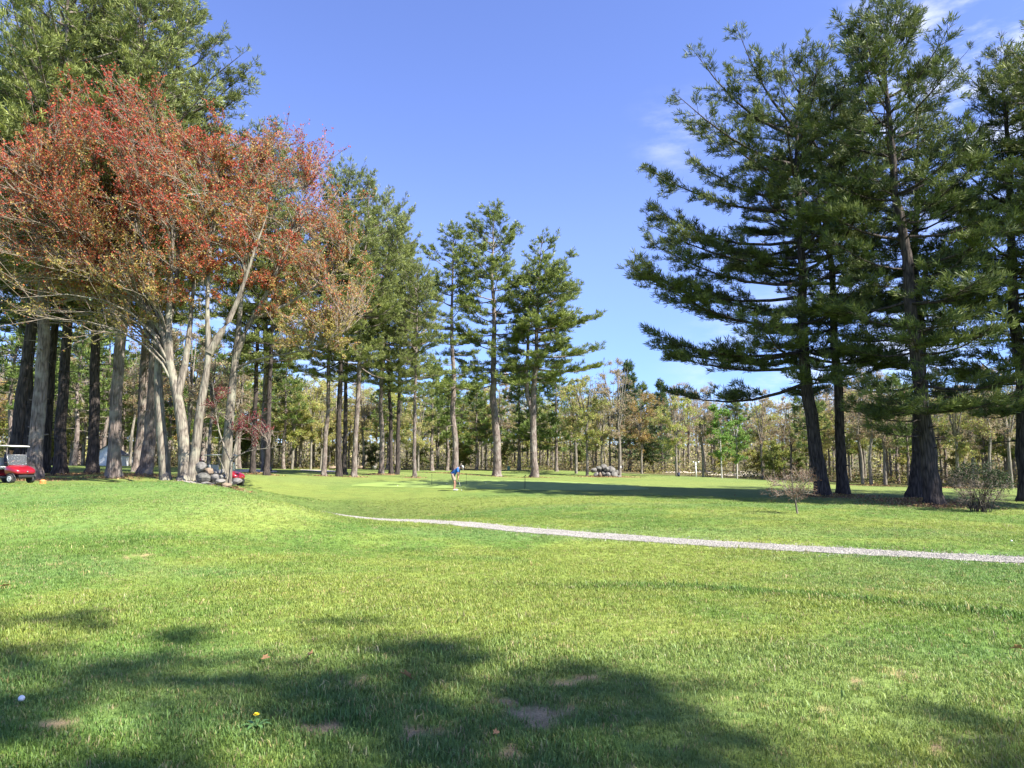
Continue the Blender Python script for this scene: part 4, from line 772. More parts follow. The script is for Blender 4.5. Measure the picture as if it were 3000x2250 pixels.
    # loose stones of the path
    n = 16000; A, B = np.array(pa), np.array(pb); k = rng.uniform(0, len(A) - 1.001, n) ; i = k.astype(int); f = (k - i)[:, None]; a_, b2 = A[i] * (1 - f) + A[i + 1] * f, B[i] * (1 - f) + B[i + 1] * f; t = np.clip(rng.normal(.5, .36, (n, 1)), -.6, 1.6); q = a_ * (1 - t) + b2 * t
    s = rng.uniform(.008, .024, n)[:, None]; base = np.array([[1, 0, 0], [-.5, .87, 0], [-.5, -.87, 0], [0, 0, .8]]); an = rng.uniform(0, 6.28, n); Rz = np.stack([np.c_[np.cos(an), -np.sin(an), 0 * an], np.c_[np.sin(an), np.cos(an), 0 * an], np.c_[0 * an, 0 * an, 1 + 0 * an]], 1)
    V = np.einsum('nij,kj->nki', Rz, base) * s[:, None] * rng.uniform(.7, 1.3, (n, 4, 1)) + np.c_[q, GH(q[:, 0], q[:, 1]) + .012][:, None]; o = np.arange(n)[:, None] * 4; F = np.vstack([o + np.array([[0, 1, 3]]), o + np.array([[1, 2, 3]]), o + np.array([[2, 0, 3]])])
    c = np.repeat(np.array([.29, .27, .24]) * rng.uniform(.65, 1.3, (n, 1)), 4, 0); tag(link('path_stones', mesh_np('path_stones', V.reshape(-1, 3), F, None, c, smooth=False), M['litter']), 'loose crushed stones lying along the gravel path', 'gravel', kind='stuff')
grass()

# ------------------------------------------------------------------ boulders
M['rock'] = mat_plain('grey lichened granite', (.13, .122, .11), .9, var=.5, scale=3.5, bump=.7)
M['rock_tan'] = mat_plain('tan granite', (.19, .14, .095), .9, var=.3, scale=4, bump=.7)
M['rock_dark'] = mat_plain('dark mossy stone', (.09, .088, .075), .9, var=.5, scale=5, bump=.7)
M['rock_pale'] = mat_plain('pale weathered stone', (.155, .147, .13), .9, var=.25, scale=4, bump=.6)
def rock(u, v, w, h, Y, seed, mat, label, group, sink=.0):
    """u, v: middle in the picture; w, h: size there in pixels of the photograph"""
    k = Y / FPX; rng = np.random.default_rng(seed); c = P(u, v, Y); ax = np.array([w * k / 2, w * k / 2 * rng.uniform(.75, 1.05), h * k / 2]) * 1.06
    nu, nv = 18, 11; V = []
    pl = unit(rng.normal(0, 1, (13, 3))); pd = rng.uniform(.58, .92, 13)
    for i in range(nv + 1):
        ph = math.pi * (i + .01) / (nv + .02)
        for j in range(nu):
            d = np.array([math.sin(ph) * math.cos(6.2832 * j / nu), math.sin(ph) * math.sin(6.2832 * j / nu), -math.cos(ph)]); t = pl @ d; r = min(1.0, (pd[t > .05] / t[t > .05]).min() if (t > .05).any() else 1)
            V.append(d * r * (1.06 + rng.normal(0, .02)))
    V = np.array(V) * ax; i, j = np.meshgrid(np.arange(nv), np.arange(nu), indexing='ij'); j2 = (j + 1) % nu
    F = np.c_[(i * nu + j).ravel(), (i * nu + j2).ravel(), ((i + 1) * nu + j2).ravel(), ((i + 1) * nu + j).ravel()]
    me = mesh_np('boulder', V, None, F, smooth=False); o = link('boulder', me, mat); o.location = c; o.rotation_euler = (0, 0, rng.uniform(-.3, .3)); tag(o, label, 'boulder', group); return o
R = M['rock'], M['rock_tan'], M['rock_dark'], M['rock_pale']
for i, (u, v, w, h, Y, m, lab) in enumerate((
    (589, 1372, 34, 34, 34.6, 0, 'big round grey boulder on top of the pile, touching the maple trunk'), (614, 1381, 28, 23, 34.7, 1, 'tan angular boulder beside the big round one on the pile'),
    (598, 1401, 52, 29, 34.3, 2, 'wide dark boulder at the bottom of the pile next to the maple'), (635, 1386, 25, 15, 34.8, 0, 'long grey stone right of the tan boulder'), (649, 1382, 20, 18, 34.9, 3, 'upright pale stone at the top right of the maple boulder pile'),
    (631, 1399, 24, 20, 34.4, 0, 'rounded grey stone in the middle of the maple boulder pile'), (648, 1397, 21, 16, 34.5, 3, 'pale stone right of the pile middle, left of the small tree'), (647, 1409, 27, 13, 34.2, 3, 'low pale stone under the right side of the pile'),
    (605, 1416, 32, 10, 33.9, 3, 'flat pale slab lying in the grass before the pile'), (694, 1410, 28, 18, 34.4, 0, 'grey stone right of the small forked tree by the parked cart'), (661, 1396, 14, 18, 34.7, 0, 'narrow stone close behind the small forked tree'), (664, 1420, 27, 10, 33.9, 1, 'low brownish stone at the foot of the small forked tree'),
    (612, 1400, 60, 34, 35.6, 2, 'dark boulder hidden in the core of the maple pile'))): rock(u, v, w, h, Y, 700 + i, R[m], lab, 'boulders by the maple')
for i, (u, v, w, h, Y, m, lab) in enumerate((
    (1738, 1377, 19, 16, 84, 0, 'leftmost grey boulder of the distant pile on the lawn'), (1753, 1372, 18, 16, 84.4, 2, 'dark boulder left of the top of the distant pile'), (1768, 1369, 19, 17, 84.6, 0, 'mossy boulder crowning the distant pile'),
    (1778, 1374, 11, 13, 83.8, 3, 'small round pale stone at the top of the distant pile'), (1789, 1379, 27, 24, 84.2, 0, 'largest slanted boulder on the right of the distant pile'), (1799, 1391, 19, 20, 83.6, 3, 'upright pale boulder at the lower right of the distant pile'),
    (1747, 1390, 16, 15, 83.6, 3, 'pale boulder at the lower left of the distant pile'), (1757, 1391, 15, 15, 83.4, 1, 'brownish boulder second from left along the distant pile foot'), (1778, 1392, 25, 16, 83.3, 0, 'broad boulder at the middle foot of the distant pile'),
    (1767, 1390, 15, 15, 83.7, 2, 'dark stone in the middle of the distant pile'), (1807, 1384, 11, 15, 84, 3, 'narrow stone at the right end of the distant pile'), (1814, 1397, 14, 8, 83.2, 0, 'low flat stone right of the distant pile by the signed tree'), (1768, 1386, 50, 22, 85.2, 2, 'dark stone in the core of the distant pile'))): rock(u, v, w, h, Y, 740 + i, R[m], lab, 'boulders of the distant pile')
rock(1097, 1370, 15, 14, 90, 780, M['rock_pale'], 'pale rounded boulder lying alone at the edge of the woods', 'lone boulders')
rock(973, 1371, 22, 12, 92, 781, M['rock_tan'], 'low tan boulder at the woods edge behind the middle pine row', 'lone boulders')
rock(1052, 1369, 24, 13, 93, 782, M['rock_tan'], 'tan boulder at the woods edge just left of the pale boulder', 'lone boulders')

# ------------------------------------------------------------------ golf carts
def paint(name, c):
    m = mat_plain(name, c, .28, var=.04, scale=2, coat=.6); return m
M['red'] = paint('red cart body', (.22, .007, .016)); M['white'] = paint('white cart body', (.6, .6, .58))  # red darkened to stand in for tree shade on the cart
M['black'] = mat_plain('black plastic', (.02, .02, .022), .55); M['tyre'] = mat_plain('rubber tyre', (.035, .034, .033), .85, bump=.3, scale=25); M['rim'] = mat_plain('pale wheel rim', (.55, .54, .5), .4)
M['roof'] = mat_plain('off-white cart roof', (.45, .44, .40), .5); M['seat'] = mat_plain('grey vinyl seat', (.42, .42, .40), .5); M['metal'] = mat_plain('dull metal', (.45, .45, .46), .35, metal=.9)  # roof colour lowered too, for the tree shade over the cart
mg, nt, b = mat_new('clear windscreen'); b.inputs['Base Color'].default_value = (.82, .88, .9, 1); b.inputs['Transmission Weight'].default_value = .93; b.inputs['Roughness'].default_value = .12; b.inputs['IOR'].default_value = 1.2; b.inputs['Alpha'].default_value = .75; M['glass'] = mg
M['lamp'] = mat_plain('headlight lens', (.6, .6, .58), .15)
def make_cart(loc, heading, body, label, group='golf carts', bag=False):
    """built facing +x, then turned"""
    t = thing('golf_cart', loc, label, 'golf cart', group, heading)
    co = MB().loft([(.28, .50, .36, .86), (.42, .57, .37, .90), (.70, .60, .40, .88), (.92, .59, .40, .80), (1.08, .52, .41, .70), (1.19, .40, .44, .60)], 22, 3.4).build('front_cowl', body, t, True, sub=1)
    MB().ell((1.2, 0, .56), (.015, .05, .03)).build('emblem', M['metal'], co, True)
    MB().box((.35, 0, .885), (.22, .98, .04)).build('dashboard', M['black'], t, bevel=.015)
    for s in (-1, 1):
        hl = MB().ell((1.06, .34 * s, .60), (.07, .09, .045), 12, 8, Matrix.Rotation(-.3 * s, 3, 'Z')).build('headlight', M['lamp'], t, True)
    MB().loft([(-1.2, .40, .40, .64), (-1.1, .55, .36, .72), (-.7, .58, .36, .74), (-.38, .57, .34, .68), (-.30, .52, .34, .6)], 22, 3.6).build('rear_body', body, t, True, sub=1)
    MB().box((-.05, 0, .29), (2.0, 1.02, .09)).box((1.12, 0, .34), (.1, .78, .12)).box((.85, 0, .3), (.3, .7, .1)).build('chassis', M['black'], t, bevel=.02)
    for x in (.80, -.80):
        for s in (-1, 1):
            c = Vector((x, .50 * s, .22)); rg = []
            for (y, r) in ((-.09, .13), (-.1, .19), (-.075, .215), (0, .22), (.075, .215), (.1, .19), (.09, .13)): rg.append([c + Vector((math.cos(6.2832 * j / 24) * r, y, math.sin(6.2832 * j / 24) * r)) for j in range(24)])
            w = MB().rings(rg).build('wheel', M['tyre'], t, True)
            rg = [[c + Vector((math.cos(6.2832 * j / 20) * r, y * s, math.sin(6.2832 * j / 20) * r)) for j in range(20)] for (y, r) in ((.06, .125), (.108, .13), (.102, .10), (.085, .06), (.11, .035), (.112, .01))]
            MB().rings(rg).build('rim', M['rim'], w, True)
            if x > 0: MB().tube([c + Vector((math.cos(a) * .27, .03 * s, math.sin(a) * .27)) for a in np.linspace(.15, 3.0, 9)], .03, 6).build('fender_trim', M['black'], t, True)
    MB().box((-.33, 0, .74), (.5, 1.02, .14)).build('seat', M['seat'], t, bevel=.05); MB().box((-.6, 0, 1.03), (.11, 1.0, .42), ry=-.15).build('backrest', M['seat'], t, bevel=.045)
    for s in (-1, 1):
        MB().tube([(.52, .5 * s, .84), (.42, .5 * s, 1.3), (.33, .5 * s, 1.74)], .02, 8).build('front_post', M['black'], t, True); MB().tube([(-.66, .5 * s, .6), (-.72, .5 * s, 1.2), (-.70, .5 * s, 1.74)], .02, 8).build('rear_post', M['black'], t, True)
        MB().tube([(-.1, .55 * s, .74), (-.12, .57 * s, .95), (-.45, .57 * s, .97)], .015, 6).build('arm_rail', M['black'], t, True)
    rf = MB().loft([(-.95, .50, 1.755, 1.79), (-.9, .56, 1.745, 1.81), (0, .58, 1.75, 1.835), (.5, .57, 1.745, 1.82), (.62, .50, 1.745, 1.78)], 22, 4).build('roof', M['roof'], t, True)
    wn = MB().box((.475, 0, 1.12), (.012, .96, .48), ry=-.21).build('windscreen', M['glass'], t); MB().tube([(.53, -.49, .88), (.43, -.49, 1.36), (.43, .49, 1.36), (.53, .49, .88)], .012, 6).build('screen_frame', M['metal'], wn, True)
    st = MB(); cc = Vector((.12, .24, .98)); Mr = Matrix.Rotation(-1.0, 3, 'Y'); st.tube([cc + Mr @ Vector((math.cos(a) * .17, math.sin(a) * .17, 0)) for a in np.linspace(0, 6.2832, 19)], .015, 6); st.tube([cc, (.34, .24, .78)], .018, 8).tube([cc + Mr @ Vector((0, .17, 0)), cc + Mr @ Vector((0, -.17, 0))], .01, 6).build('steering_wheel', M['black'], t, True)
    MB().ell((.5, .57, 1.2), (.03, .06, .04)).build('mirror', M['black'], t, True)
    if bag: MB().box((-1.05, 0, .78), (.3, .8, .12)).build('bag_well', M['black'], t, bevel=.03)
    return t
CH = math.radians(-17); cp = on_ground(60, 1418, 34.8); CL = (cp[0] - .8 * math.cos(CH), cp[1] - .8 * math.sin(CH)); CZ = T(*CL)[0]
make_cart((CL[0], CL[1], CZ), CH, M['red'], 'red golf cart with off-white roof and its driver, cut by the left edge')
c2 = on_ground(652, 1410, 41.5)
make_cart((c2[0], c2[1], T(c2[0], c2[1])[0]), math.radians(-8), M['red'], 'red golf cart parked behind the maple boulder pile', bag=True)
c3 = on_ground(383, 1366, 92)
make_cart((c3[0], c3[1], T(c3[0], c3[1])[0] - .15), math.radians(-80), M['white'], 'far white-roofed golf cart seen end-on right of the white shed')
M['pink'] = mat_plain('pink cloth', (.6, .17, .16), .7); M['navy'] = mat_plain('navy cloth', (.025, .03, .06), .85, bump=.2, scale=20)
bt = thing('golf_bag', (c2[0] - 1.12, c2[1] - .05, T(c2[0], c2[1])[0] + .84), 'black golf bag with pink headcover standing on the parked cart', 'golf bag')
MB().tube([(0, 0, 0), (-.05, 0, .35), (-.1, 0, .62)], [.12, .13, .14], 14).build('bag_body', M['black'], bt, True); MB().tube([(-.1, 0, .55), (-.16, .02, .8)], .012, 6).tube([(-.08, .05, .55), (-.1, .07, .78)], .012, 6).build('club_shafts', M['metal'], bt, True); MB().tube([(-.12, -.05, .6), (-.2, -.05, .75), (-.1, -.05, .95)], [.03, .05, .045], 10).build('headcover', M['pink'], bt, True)

# ------------------------------------------------------------------ people
M['skin'] = mat_plain('skin', (.38, .20, .13), .55, var=.06); M['blue'] = mat_plain('blue polo shirt', (.025, .13, .42), .8, var=.1, scale=14, bump=.2); M['khaki'] = mat_plain('khaki shorts', (.27, .21, .15), .85, var=.1, scale=14, bump=.2)
M['shoe'] = mat_plain('white shoes', (.62, .60, .57), .6); M['cap'] = mat_plain('grey-white cap', (.30, .30, .30), .8); M['hair'] = mat_plain('dark hair', (.03, .02, .015), .7); M['darkcap'] = mat_plain('black cap', (.015, .015, .018), .8); M['trouser'] = mat_plain('dark trousers', (.03, .032, .04), .85)
def skin_mesh(name, verts, edges, mat, parent, root=0, sub=2):
    """verts: (x, y, z, radius)"""
    me = bpy.data.meshes.new(name); me.from_pydata([q[:3] for q in verts], edges, []); o = link(name, me, mat, parent)
    md = o.modifiers.new('skin', 'SKIN'); md.use_smooth_shade = True
    for i, q in enumerate(verts): me.skin_vertices[0].data[i].radius = (q[3], q[3]) if len(q) < 5 else (q[3], q[4])
    me.skin_vertices[0].data[root].use_root = True
    ms = o.modifiers.new('sub', 'SUBSURF'); ms.levels = ms.render_levels = sub; return o
def person(loc, rz, J, label, top, bottom, cap, group, long_sleeve=False, long_legs=False, shoes=None):
    """J: joints of the pose, facing +x"""
    t = thing('person', loc, label, 'person', group, rz); V, E = [], []
    def v(p, r): V.append(tuple(p) + (r,)); return len(V) - 1
    def chain(a, items):
        for (p, r) in items: b_ = v(p, r); E.append((a, b_)); a = b_
        return a
    pel = v(J['pelvis'], .13); ch = chain(pel, [(J['waist'], .125), (J['chest'], .14)]); nk = chain(ch, [(J['neck'], .055)])
    hd = np.array(J['head']); nv = np.array(J['neck']); fw = unit(np.array(J['face'], float)); up = unit(np.array(J['crown'], float)); k = chain(nk, [(hd - up * .06, .068), (hd, .088), (hd + up * .07, .075)])
    nose = v(hd + fw * .105 - up * .01, .016); E.append((len(V) - 3, nose)); chin = v(hd + fw * .06 - up * .085, .03); E.append((V.index(tuple(hd - up * .06) + (.068,)), chin))
    lat = np.cross(up, fw)
    for s in (-1, 1):
        ear = v(hd + lat * s * .09 - up * .005 - fw * .01, .016); E.append((V.index(tuple(hd) + (.088,)), ear))
        q = 'L' if s > 0 else 'R'; wr = np.array(J['wrist' + q]); el = np.array(J['elbow' + q]); hdv = np.array(J['hand' + q]); a = chain(ch, [(J['shoulder' + q], .068), (tuple((np.array(J['shoulder' + q]) + el) / 2), .052), (J['elbow' + q], .044), (tuple((el * .4 + wr * .6)), .040), (tuple(wr), .029), (tuple(wr * .35 + hdv * .65), .034)])
        d = unit(hdv - wr); sd = unit(np.cross(d, np.array([0, 0, 1.]) if abs(d[2]) < .9 else np.array([1., 0, 0]))); cu = unit(np.cross(sd, d)) * (1 if J.get('curl', 1) else -1)
        for f in range(4):                                  # four fingers, unequal, curled, and a thumb from the side of the palm
            ln = (.065, .075, .07, .055)[f]; o_ = sd * (.027 - .018 * f); p0 = wr * .2 + hdv * .8 + o_; chain(a, [(p0 + d * .02, .010), (p0 + d * (.02 + ln * .5) + cu * .012, .009), (p0 + d * (.02 + ln * .6) + cu * (.012 + ln * .5), .008)])
        chain(a, [(wr * .4 + hdv * .6 + sd * .04 * s, .011), (wr * .2 + hdv * .8 + sd * .05 * s + cu * .03, .009)])
        hp, kn, an, toe = J['hip' + q], J['knee' + q], J['ankle' + q], J['toe' + q]
        chain(pel, [(hp, .095), (tuple((np.array(hp) + np.array(kn)) / 2), .078), (kn, .056), (tuple(np.array(kn) * .6 + np.array(an) * .4), .054), (an, .036), (tuple(np.array(an) * .5 + np.array(toe) * .5 - np.array([0, 0, .015])), .036), (toe, .03)])
    skin_mesh('body', V, E, M['skin'], t)
    V, E = [], []; a = v(np.array(J['pelvis']) * .75 + np.array(J['waist']) * .25, .150); ch = chain(a, [(J['waist'], .150), (J['chest'], .165)]); chain(ch, [(np.array(J['chest']) * .3 + np.array(J['neck']) * .7, .085)])
    for q in 'LR':
        sh, el, wr = (np.array(J[n + q]) for n in ('shoulder', 'elbow', 'wrist')); e = chain(ch, [(sh, .088), (sh * .45 + el * .55, .075), (el * .8 + sh * .2, .07)])
        if long_sleeve: chain(e, [(el, .062), (wr, .045)])
    sh_ = skin_mesh('shirt', V, E, top, t, 1)
    V, E = [], []; a = v(np.array(J['pelvis']) * .55 + np.array(J['waist']) * .45, .140); b_ = chain(a, [(J['pelvis'], .150)])
    for q in 'LR':
        hp, kn, an = (np.array(J[n + q]) for n in ('hip', 'knee', 'ankle')); e = chain(b_, [(hp, .118), ((hp + kn) / 2, .105), (kn * .88 + hp * .12 + [0, 0, .02], .098)])
        if long_legs: chain(e, [(kn, .075), (an + [0, 0, .05], .055)])
    skin_mesh('trousers' if long_legs else 'shorts', V, E, bottom, t, 1)
    for q in 'LR':
        an, toe = np.array(J['ankle' + q]), np.array(J['toe' + q]); d = toe - an; d[2] = 0; d = unit(d); z0 = toe[2] - .03; V = []
        skin_mesh('shoe', [tuple(an - d * .045 + [0, 0, z0 - an[2] + .045]) + (.045,), tuple(an + d * .05 + [0, 0, z0 - an[2] + .05]) + (.047,), tuple(toe - d * .03 + [0, 0, .015]) + (.046,), tuple(toe + d * .035 + [0, 0, .005]) + (.035,)], [(0, 1), (1, 2), (2, 3)], shoes or M['shoe'], t, 1)
    Mr = Matrix((tuple(fw), tuple(lat), tuple(up))).transposed(); mb = MB(); rg = [[Mr @ Vector((math.cos(6.2832 * j / 16) * r * 1.12, math.sin(6.2832 * j / 16) * r, z)) + Vector(hd) for j in range(16)] for (z, r) in ((.045, .106), (.09, .100), (.13, .075), (.15, .02))]
    mb.rings(rg); rg = [[Mr @ Vector((.08 + x, y, z)) + Vector(hd) for (y, z) in ((-w, .05 - x * .1), (w, .05 - x * .1), (w, .062 - x * .1), (-w, .062 - x * .1))] for (x, w) in ((0, .085), (.06, .08), (.11, .05))]; mb.rings(rg); mb.build('cap', cap, t, True)
    MB().ell(tuple(hd - fw * .03 + up * .0), (.088, .094, .075), 14, 9, Mr).build('hair', M['hair'], t, True)
    return t
gp = on_ground(1332, 1438, 43)
GJ = dict(pelvis=(-.11, 0, .96), waist=(-.02, 0, 1.12), chest=(.12, 0, 1.27), neck=(.27, 0, 1.37), head=(.40, 0, 1.385), face=(.35, 0, -.94), crown=(.94, 0, .35),
          shoulderL=(.20, .19, 1.32), shoulderR=(.20, -.19, 1.32), elbowL=(.22, .20, 1.03), elbowR=(.22, -.20, 1.03), wristL=(.19, .045, .78), wristR=(.18, -.045, .75), handL=(.20, .015, .69), handR=(.19, -.02, .65),
          hipL=(-.10, .10, .90), hipR=(-.10, -.10, .90), kneeL=(.02, .13, .49), kneeR=(.02, -.13, .49), ankleL=(-.03, .13, .09), ankleR=(-.03, -.13, .09), toeL=(.15, .15, .045), toeR=(.15, -.15, .045))
person(gp, math.radians(-6), GJ, 'golfer in blue shirt and khaki shorts bent over a putt', M['blue'], M['khaki'], M['cap'], None)
pt = thing('putter', gp, 'putter held by the bent golfer, its head on the grass', 'putter', rz=math.radians(-6))
MB().tube([(.15, -.02, .84), (.24, -.01, .58)], .014, 8).build('grip', M['black'], pt, True); MB().tube([(.24, -.01, .58), (.42, 0, .03)], .006, 6).build('shaft', M['metal'], pt, True); MB().box((.43, .0, .022), (.03, .11, .025)).build('head', M['metal'], pt, bevel=.005)
DJ = dict(pelvis=(-.42, 0, .93), waist=(-.40, 0, 1.10), chest=(-.34, 0, 1.28), neck=(-.30, 0, 1.44), head=(-.26, 0, 1.56), face=(1, -.15, -.1), crown=(.1, 0, 1), shoulderL=(-.33, .19, 1.37), shoulderR=(-.33, -.19, 1.37), elbowL=(-.14, .24, 1.14), elbowR=(-.14, -.24, 1.14),
          wristL=(.04, .14, 1.04), wristR=(.04, -.14, 1.04), handL=(.11, .13, 1.05), handR=(.11, -.13, 1.05), hipL=(-.36, .1, .88), hipR=(-.36, -.1, .88), kneeL=(.06, .12, .84), kneeR=(.06, -.12, .84), ankleL=(.16, .12, .43), ankleR=(.16, -.12, .43), toeL=(.33, .13, .38), toeR=(.33, -.13, .38))
hd_ = CH; dl = (CL[0] - math.sin(hd_) * .24, CL[1] + math.cos(hd_) * .24, CZ)
person(dl, hd_, DJ, 'driver in navy jacket and black cap sitting in the red golf cart', M['navy'], M['trouser'], M['darkcap'], None, True, True, M['black'])

# ------------------------------------------------------------------ small things on the course
M['ball'] = mat_plain('white golf ball', (.75, .75, .72), .4, var=.03); M['orange'] = mat_plain('orange painted marker', (.62, .22, .06), .6, var=.15, scale=9); M['whitepaint'] = mat_plain('white paint', (.72, .72, .70), .55, var=.05); M['wood'] = mat_plain('dark weathered wood', (.06, .045, .035), .85)
for (u, v, d, lab) in ((1265, 1422, 47, 'thin black rod in the putting green, left of the golfer'), (1366, 1420, 48, 'thin black rod in the putting green, just right of the golfer'), (1536, 1435, 44, 'taller black rod with round knob, front of the pair right on the green'), (1539, 1429, 45.5, 'shorter black rod with round knob, back of the pair right on the green')):
    p = G(u, v); h = .72 if u < 1400 else .78; t = thing('practice_flag', p, lab, 'marker rod', 'rods on the putting green'); MB().tube([(0, 0, -.05), (0, 0, h)], .011, 6).build('rod', M['black'], t, True); MB().ell((0, 0, h), (.035, .035, .04) if u > 1400 else (.018, .018, .06), 10, 7).build('knob', M['black'], t, True)
for (u, v, lab) in ((1309, 1419, 'golf ball lying left of the golfer on the putting green'), (1423, 1417, 'golf ball on the putting green at the edge of the long shadow'), (1352, 1438, 'golf ball at the feet of the golfer by the putter'), (1165, 1425, 'golf ball at the left end of the putting green'), (62, 2061, 'white golf ball in the near grass at the left edge'), (2964, 1590, 'golf ball on the lawn beyond the right end of the path')):
    p = G(u, v); near = v > 1800; MBq = MB().ell((0, 0, 0), (.0214,) * 3, 14, 10); o = MBq.build('golf_ball', M['ball'], None, True); o.location = (p[0], p[1], p[2] + (.034 if near else .045)); tag(o, lab, 'golf ball', 'golf balls')
p = on_ground(125, 1414, 33.2); t = thing('tee_marker', p, 'orange round tee marker in the grass right of the red cart', 'tee marker'); MB().ell((0, 0, .12), (.135, .135, .085), 16, 10).build('marker_body', M['orange'], t, True); MB().ell((0, 0, .03), (.15, .15, .06), 16, 10).build('marker_base', M['orange'], t, True)
# white shed among the pines
sh = on_ground(323, 1366, 75); t = thing('shed', sh, 'small white gabled shed standing between the left pines', 'shed', rz=math.radians(14)); w, dp, he, ha = 1.33, 1.5, 1.05, 2.0
mb = MB(); mb.add([(-w, -dp, -.2), (w, -dp, -.2), (w, -dp, he), (0, -dp, ha), (-w, -dp, he), (-w, dp, -.2), (w, dp, -.2), (w, dp, he), (0, dp, ha), (-w, dp, he)], [(0, 1, 2, 3, 4), (9, 8, 7, 6, 5), (0, 4, 9, 5), (1, 6, 7, 2), (2, 7, 8, 3), (4, 3, 8, 9)]).build('wall', M['whitepaint'], t)
M['shingle'] = mat_plain('grey roof felt', (.13, .125, .12), .9); an = math.atan2(ha - he, w)
for s in (-1, 1): MB().box((s * w * .52, 0, (he + ha) / 2 + .035), (math.hypot(w, ha - he) + .22, 2 * dp + .3, .05), ry=s * an).build('roof', M['shingle'], t)
dr_ = MB().box((.82, -dp - .02, .45), (.42, .04, 1.1)).build('door', M['wood'], t); MB().box((.67, -dp - .05, .45), (.03, .03, .12)).build('handle', M['metal'], dr_)
for x in (.56, 1.1): MB().box((x, -dp - .03, .45), (.07, .04, 1.1)).build('door_post', M['whitepaint'], t)
# post with a crosspiece beside the maple
p = on_ground(451, 1369, 78); t = thing('sign_post', p, 'dark wooden post with a short crosspiece between pine and maple', 'post'); MB().box((0, 0, .45), (.1, .1, 1.0)).build('post', M['wood'], t); MB().box((-.12, -.07, .55), (.34, .04, .1)).build('crosspiece', M['wood'], t)
p = on_ground(1490, 1378, 99); M['greenbox'] = mat_plain('green utility box', (.10, .24, .17), .5); t = thing('utility_box', p, 'small green utility box at the woods edge right of the tall lone pine', 'utility box'); MB().box((0, 0, .28), (.36, .3, .56)).build('cabinet', M['greenbox'], t, bevel=.02); MB().box((0, 0, .575), (.40, .34, .03)).build('lid', M['greenbox'], t, bevel=.01)
p = on_ground(2040, 1399, 84); t = thing('birdhouse_post', p, 'white post with bird boxes on its crossarm before the right woods', 'birdhouse')
MB().tube([(0, 0, -.1), (-.02, 0, 1.4)], .055, 10).build('post', M['whitepaint'], t, True); MB().box((-.03, 0, 1.55), (.16, .16, .38)).build('bird_box', M['whitepaint'], t, bevel=.01); MB().box((.02, 0, 1.76), (.62, .03, .03)).build('crossarm', M['metal'], t)
for x in (-.3, .32): MB().ell((x, 0, 1.74), (.08, .08, .10), 12, 8).build('gourd_nest', M['whitepaint'], t, True)
p = on_ground(1988, 1397, 87); t = thing('litter_bin', p, 'dark blue bin against the trunk left of the white post', 'bin'); MB().tube([(0, 0, 0), (0, 0, .42)], [.15, .18], 14).build('bin_body', M['navy'], t, True); MB().tube([(0, 0, .42), (0, 0, .47)], [.19, .17], 14).build('bin_lid', M['navy'], t, True)
p = P(1819, 1368, 84.6); o = MB().box((0, 0, 0), (.14, .03, .2)).build('trunk_sign', M['whitepaint'], None, bevel=.004); o.location = p; tag(o, 'small white sign fixed to the trunk right of the distant boulder pile', 'sign')
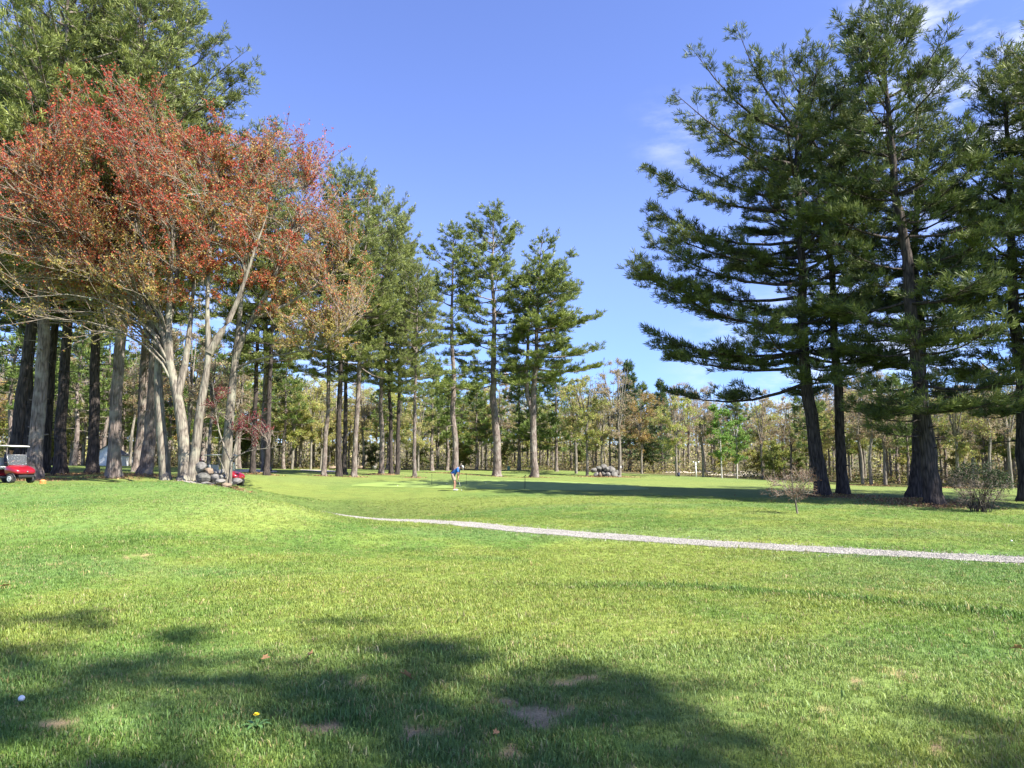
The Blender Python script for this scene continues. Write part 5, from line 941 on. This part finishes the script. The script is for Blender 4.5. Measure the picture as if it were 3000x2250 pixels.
# things in the near grass
M['dryleaf'] = mat_plain('dry brown leaf', (.32, .17, .07), .8, var=.3, scale=40)
for i, (u, v, s, lab) in enumerate(((906, 1937, .05, 'curled brown leaf on the grass, upper one near the middle left'), (1193, 2000, .058, 'largest dry brown leaf standing in the near grass'), (776, 1944, .035, 'small dry leaf left of the curled brown leaf'), (16, 1727, .06, 'dry leaf at the left edge of the lawn'), (2982, 1916, .05, 'dry leaf at the right edge of the near lawn'), (1452, 2170, .022, 'pale leaf scrap in the shaded grass at the bottom'))):
    p = G(u, v); r_ = np.random.default_rng(900 + i); n = 11; out = [(math.cos(6.2832 * k / n) * s * (1 if k % 2 == 0 else .55) * (1.25 if k == 0 else 1), math.sin(6.2832 * k / n) * s * (1 if k % 2 == 0 else .55)) for k in range(n)]
    mb = MB(); top = [(x, y, .35 * abs(y) + r_.normal(0, .1 * s) + .25 * x) for x, y in out]; mb.add([(0, 0, 0)] + top + [(0, 0, -.0012)] + [(a, b_, c - .0012) for a, b_, c in top], [(0, 1 + k, 1 + (k + 1) % n) for k in range(n)] + [(n + 1, n + 2 + (k + 1) % n, n + 2 + k) for k in range(n)] + [(1 + k, n + 2 + k, n + 2 + (k + 1) % n, 1 + (k + 1) % n) for k in range(n)])
    o = mb.build('fallen_leaf', M['dryleaf']); o.location = (p[0], p[1], p[2] + .05); o.rotation_euler = (r_.uniform(.3, .8), r_.uniform(-.3, .3), r_.uniform(0, 6.28)); tag(o, lab, 'leaf', 'fallen leaves')
p = G(751, 2135); t = thing('dandelion', p, 'single yellow dandelion flower in the shaded near grass', 'dandelion'); M['yellow'] = mat_plain('dandelion petals', (.75, .55, .02), .6); M['stalk'] = mat_plain('dandelion green', (.08, .17, .04), .6)
MB().tube([(0, 0, -.01), (.005, 0, .05), (0, -.01, .085)], .0025, 6).build('stem', M['stalk'], t, True)
mb = MB()
for k in range(26):
    a = 6.2832 * k / 13 + (.24 if k >= 13 else 0); L_ = .019 if k < 13 else .012; z = .087 + (.004 if k >= 13 else 0); d = Vector((math.cos(a), math.sin(a), .25 if k < 13 else .7)); q = Vector((-d.y, d.x, 0)) * .003; c = Vector((0, -.01, z)); mb.add([c - q, c + q, c + d * L_ + q, c + d * L_ - q, c - q - Vector((0, 0, .0012)), c + q - Vector((0, 0, .0012)), c + d * L_ + q - Vector((0, 0, .0012)), c + d * L_ - q - Vector((0, 0, .0012))], [(0, 1, 2, 3), (7, 6, 5, 4), (0, 4, 5, 1), (1, 5, 6, 2), (2, 6, 7, 3), (3, 7, 4, 0)])
mb.build('flower', M['yellow'], t)
for k in range(7):
    a = 6.2832 * k / 7; d = Vector((math.cos(a), math.sin(a), 0)); q = Vector((-d.y, d.x, 0)); mb = MB(); rg = [[d * x + q * w + Vector((0, 0, z)), d * x - q * w + Vector((0, 0, z)), d * x + Vector((0, 0, z - .002))] for (x, w, z) in ((.0, .003, .004), (.03, .009, .03), (.06, .014, .04), (.085, .008, .035), (.1, .001, .025))]; mb.rings(rg).build('leaf', M['stalk'], t)
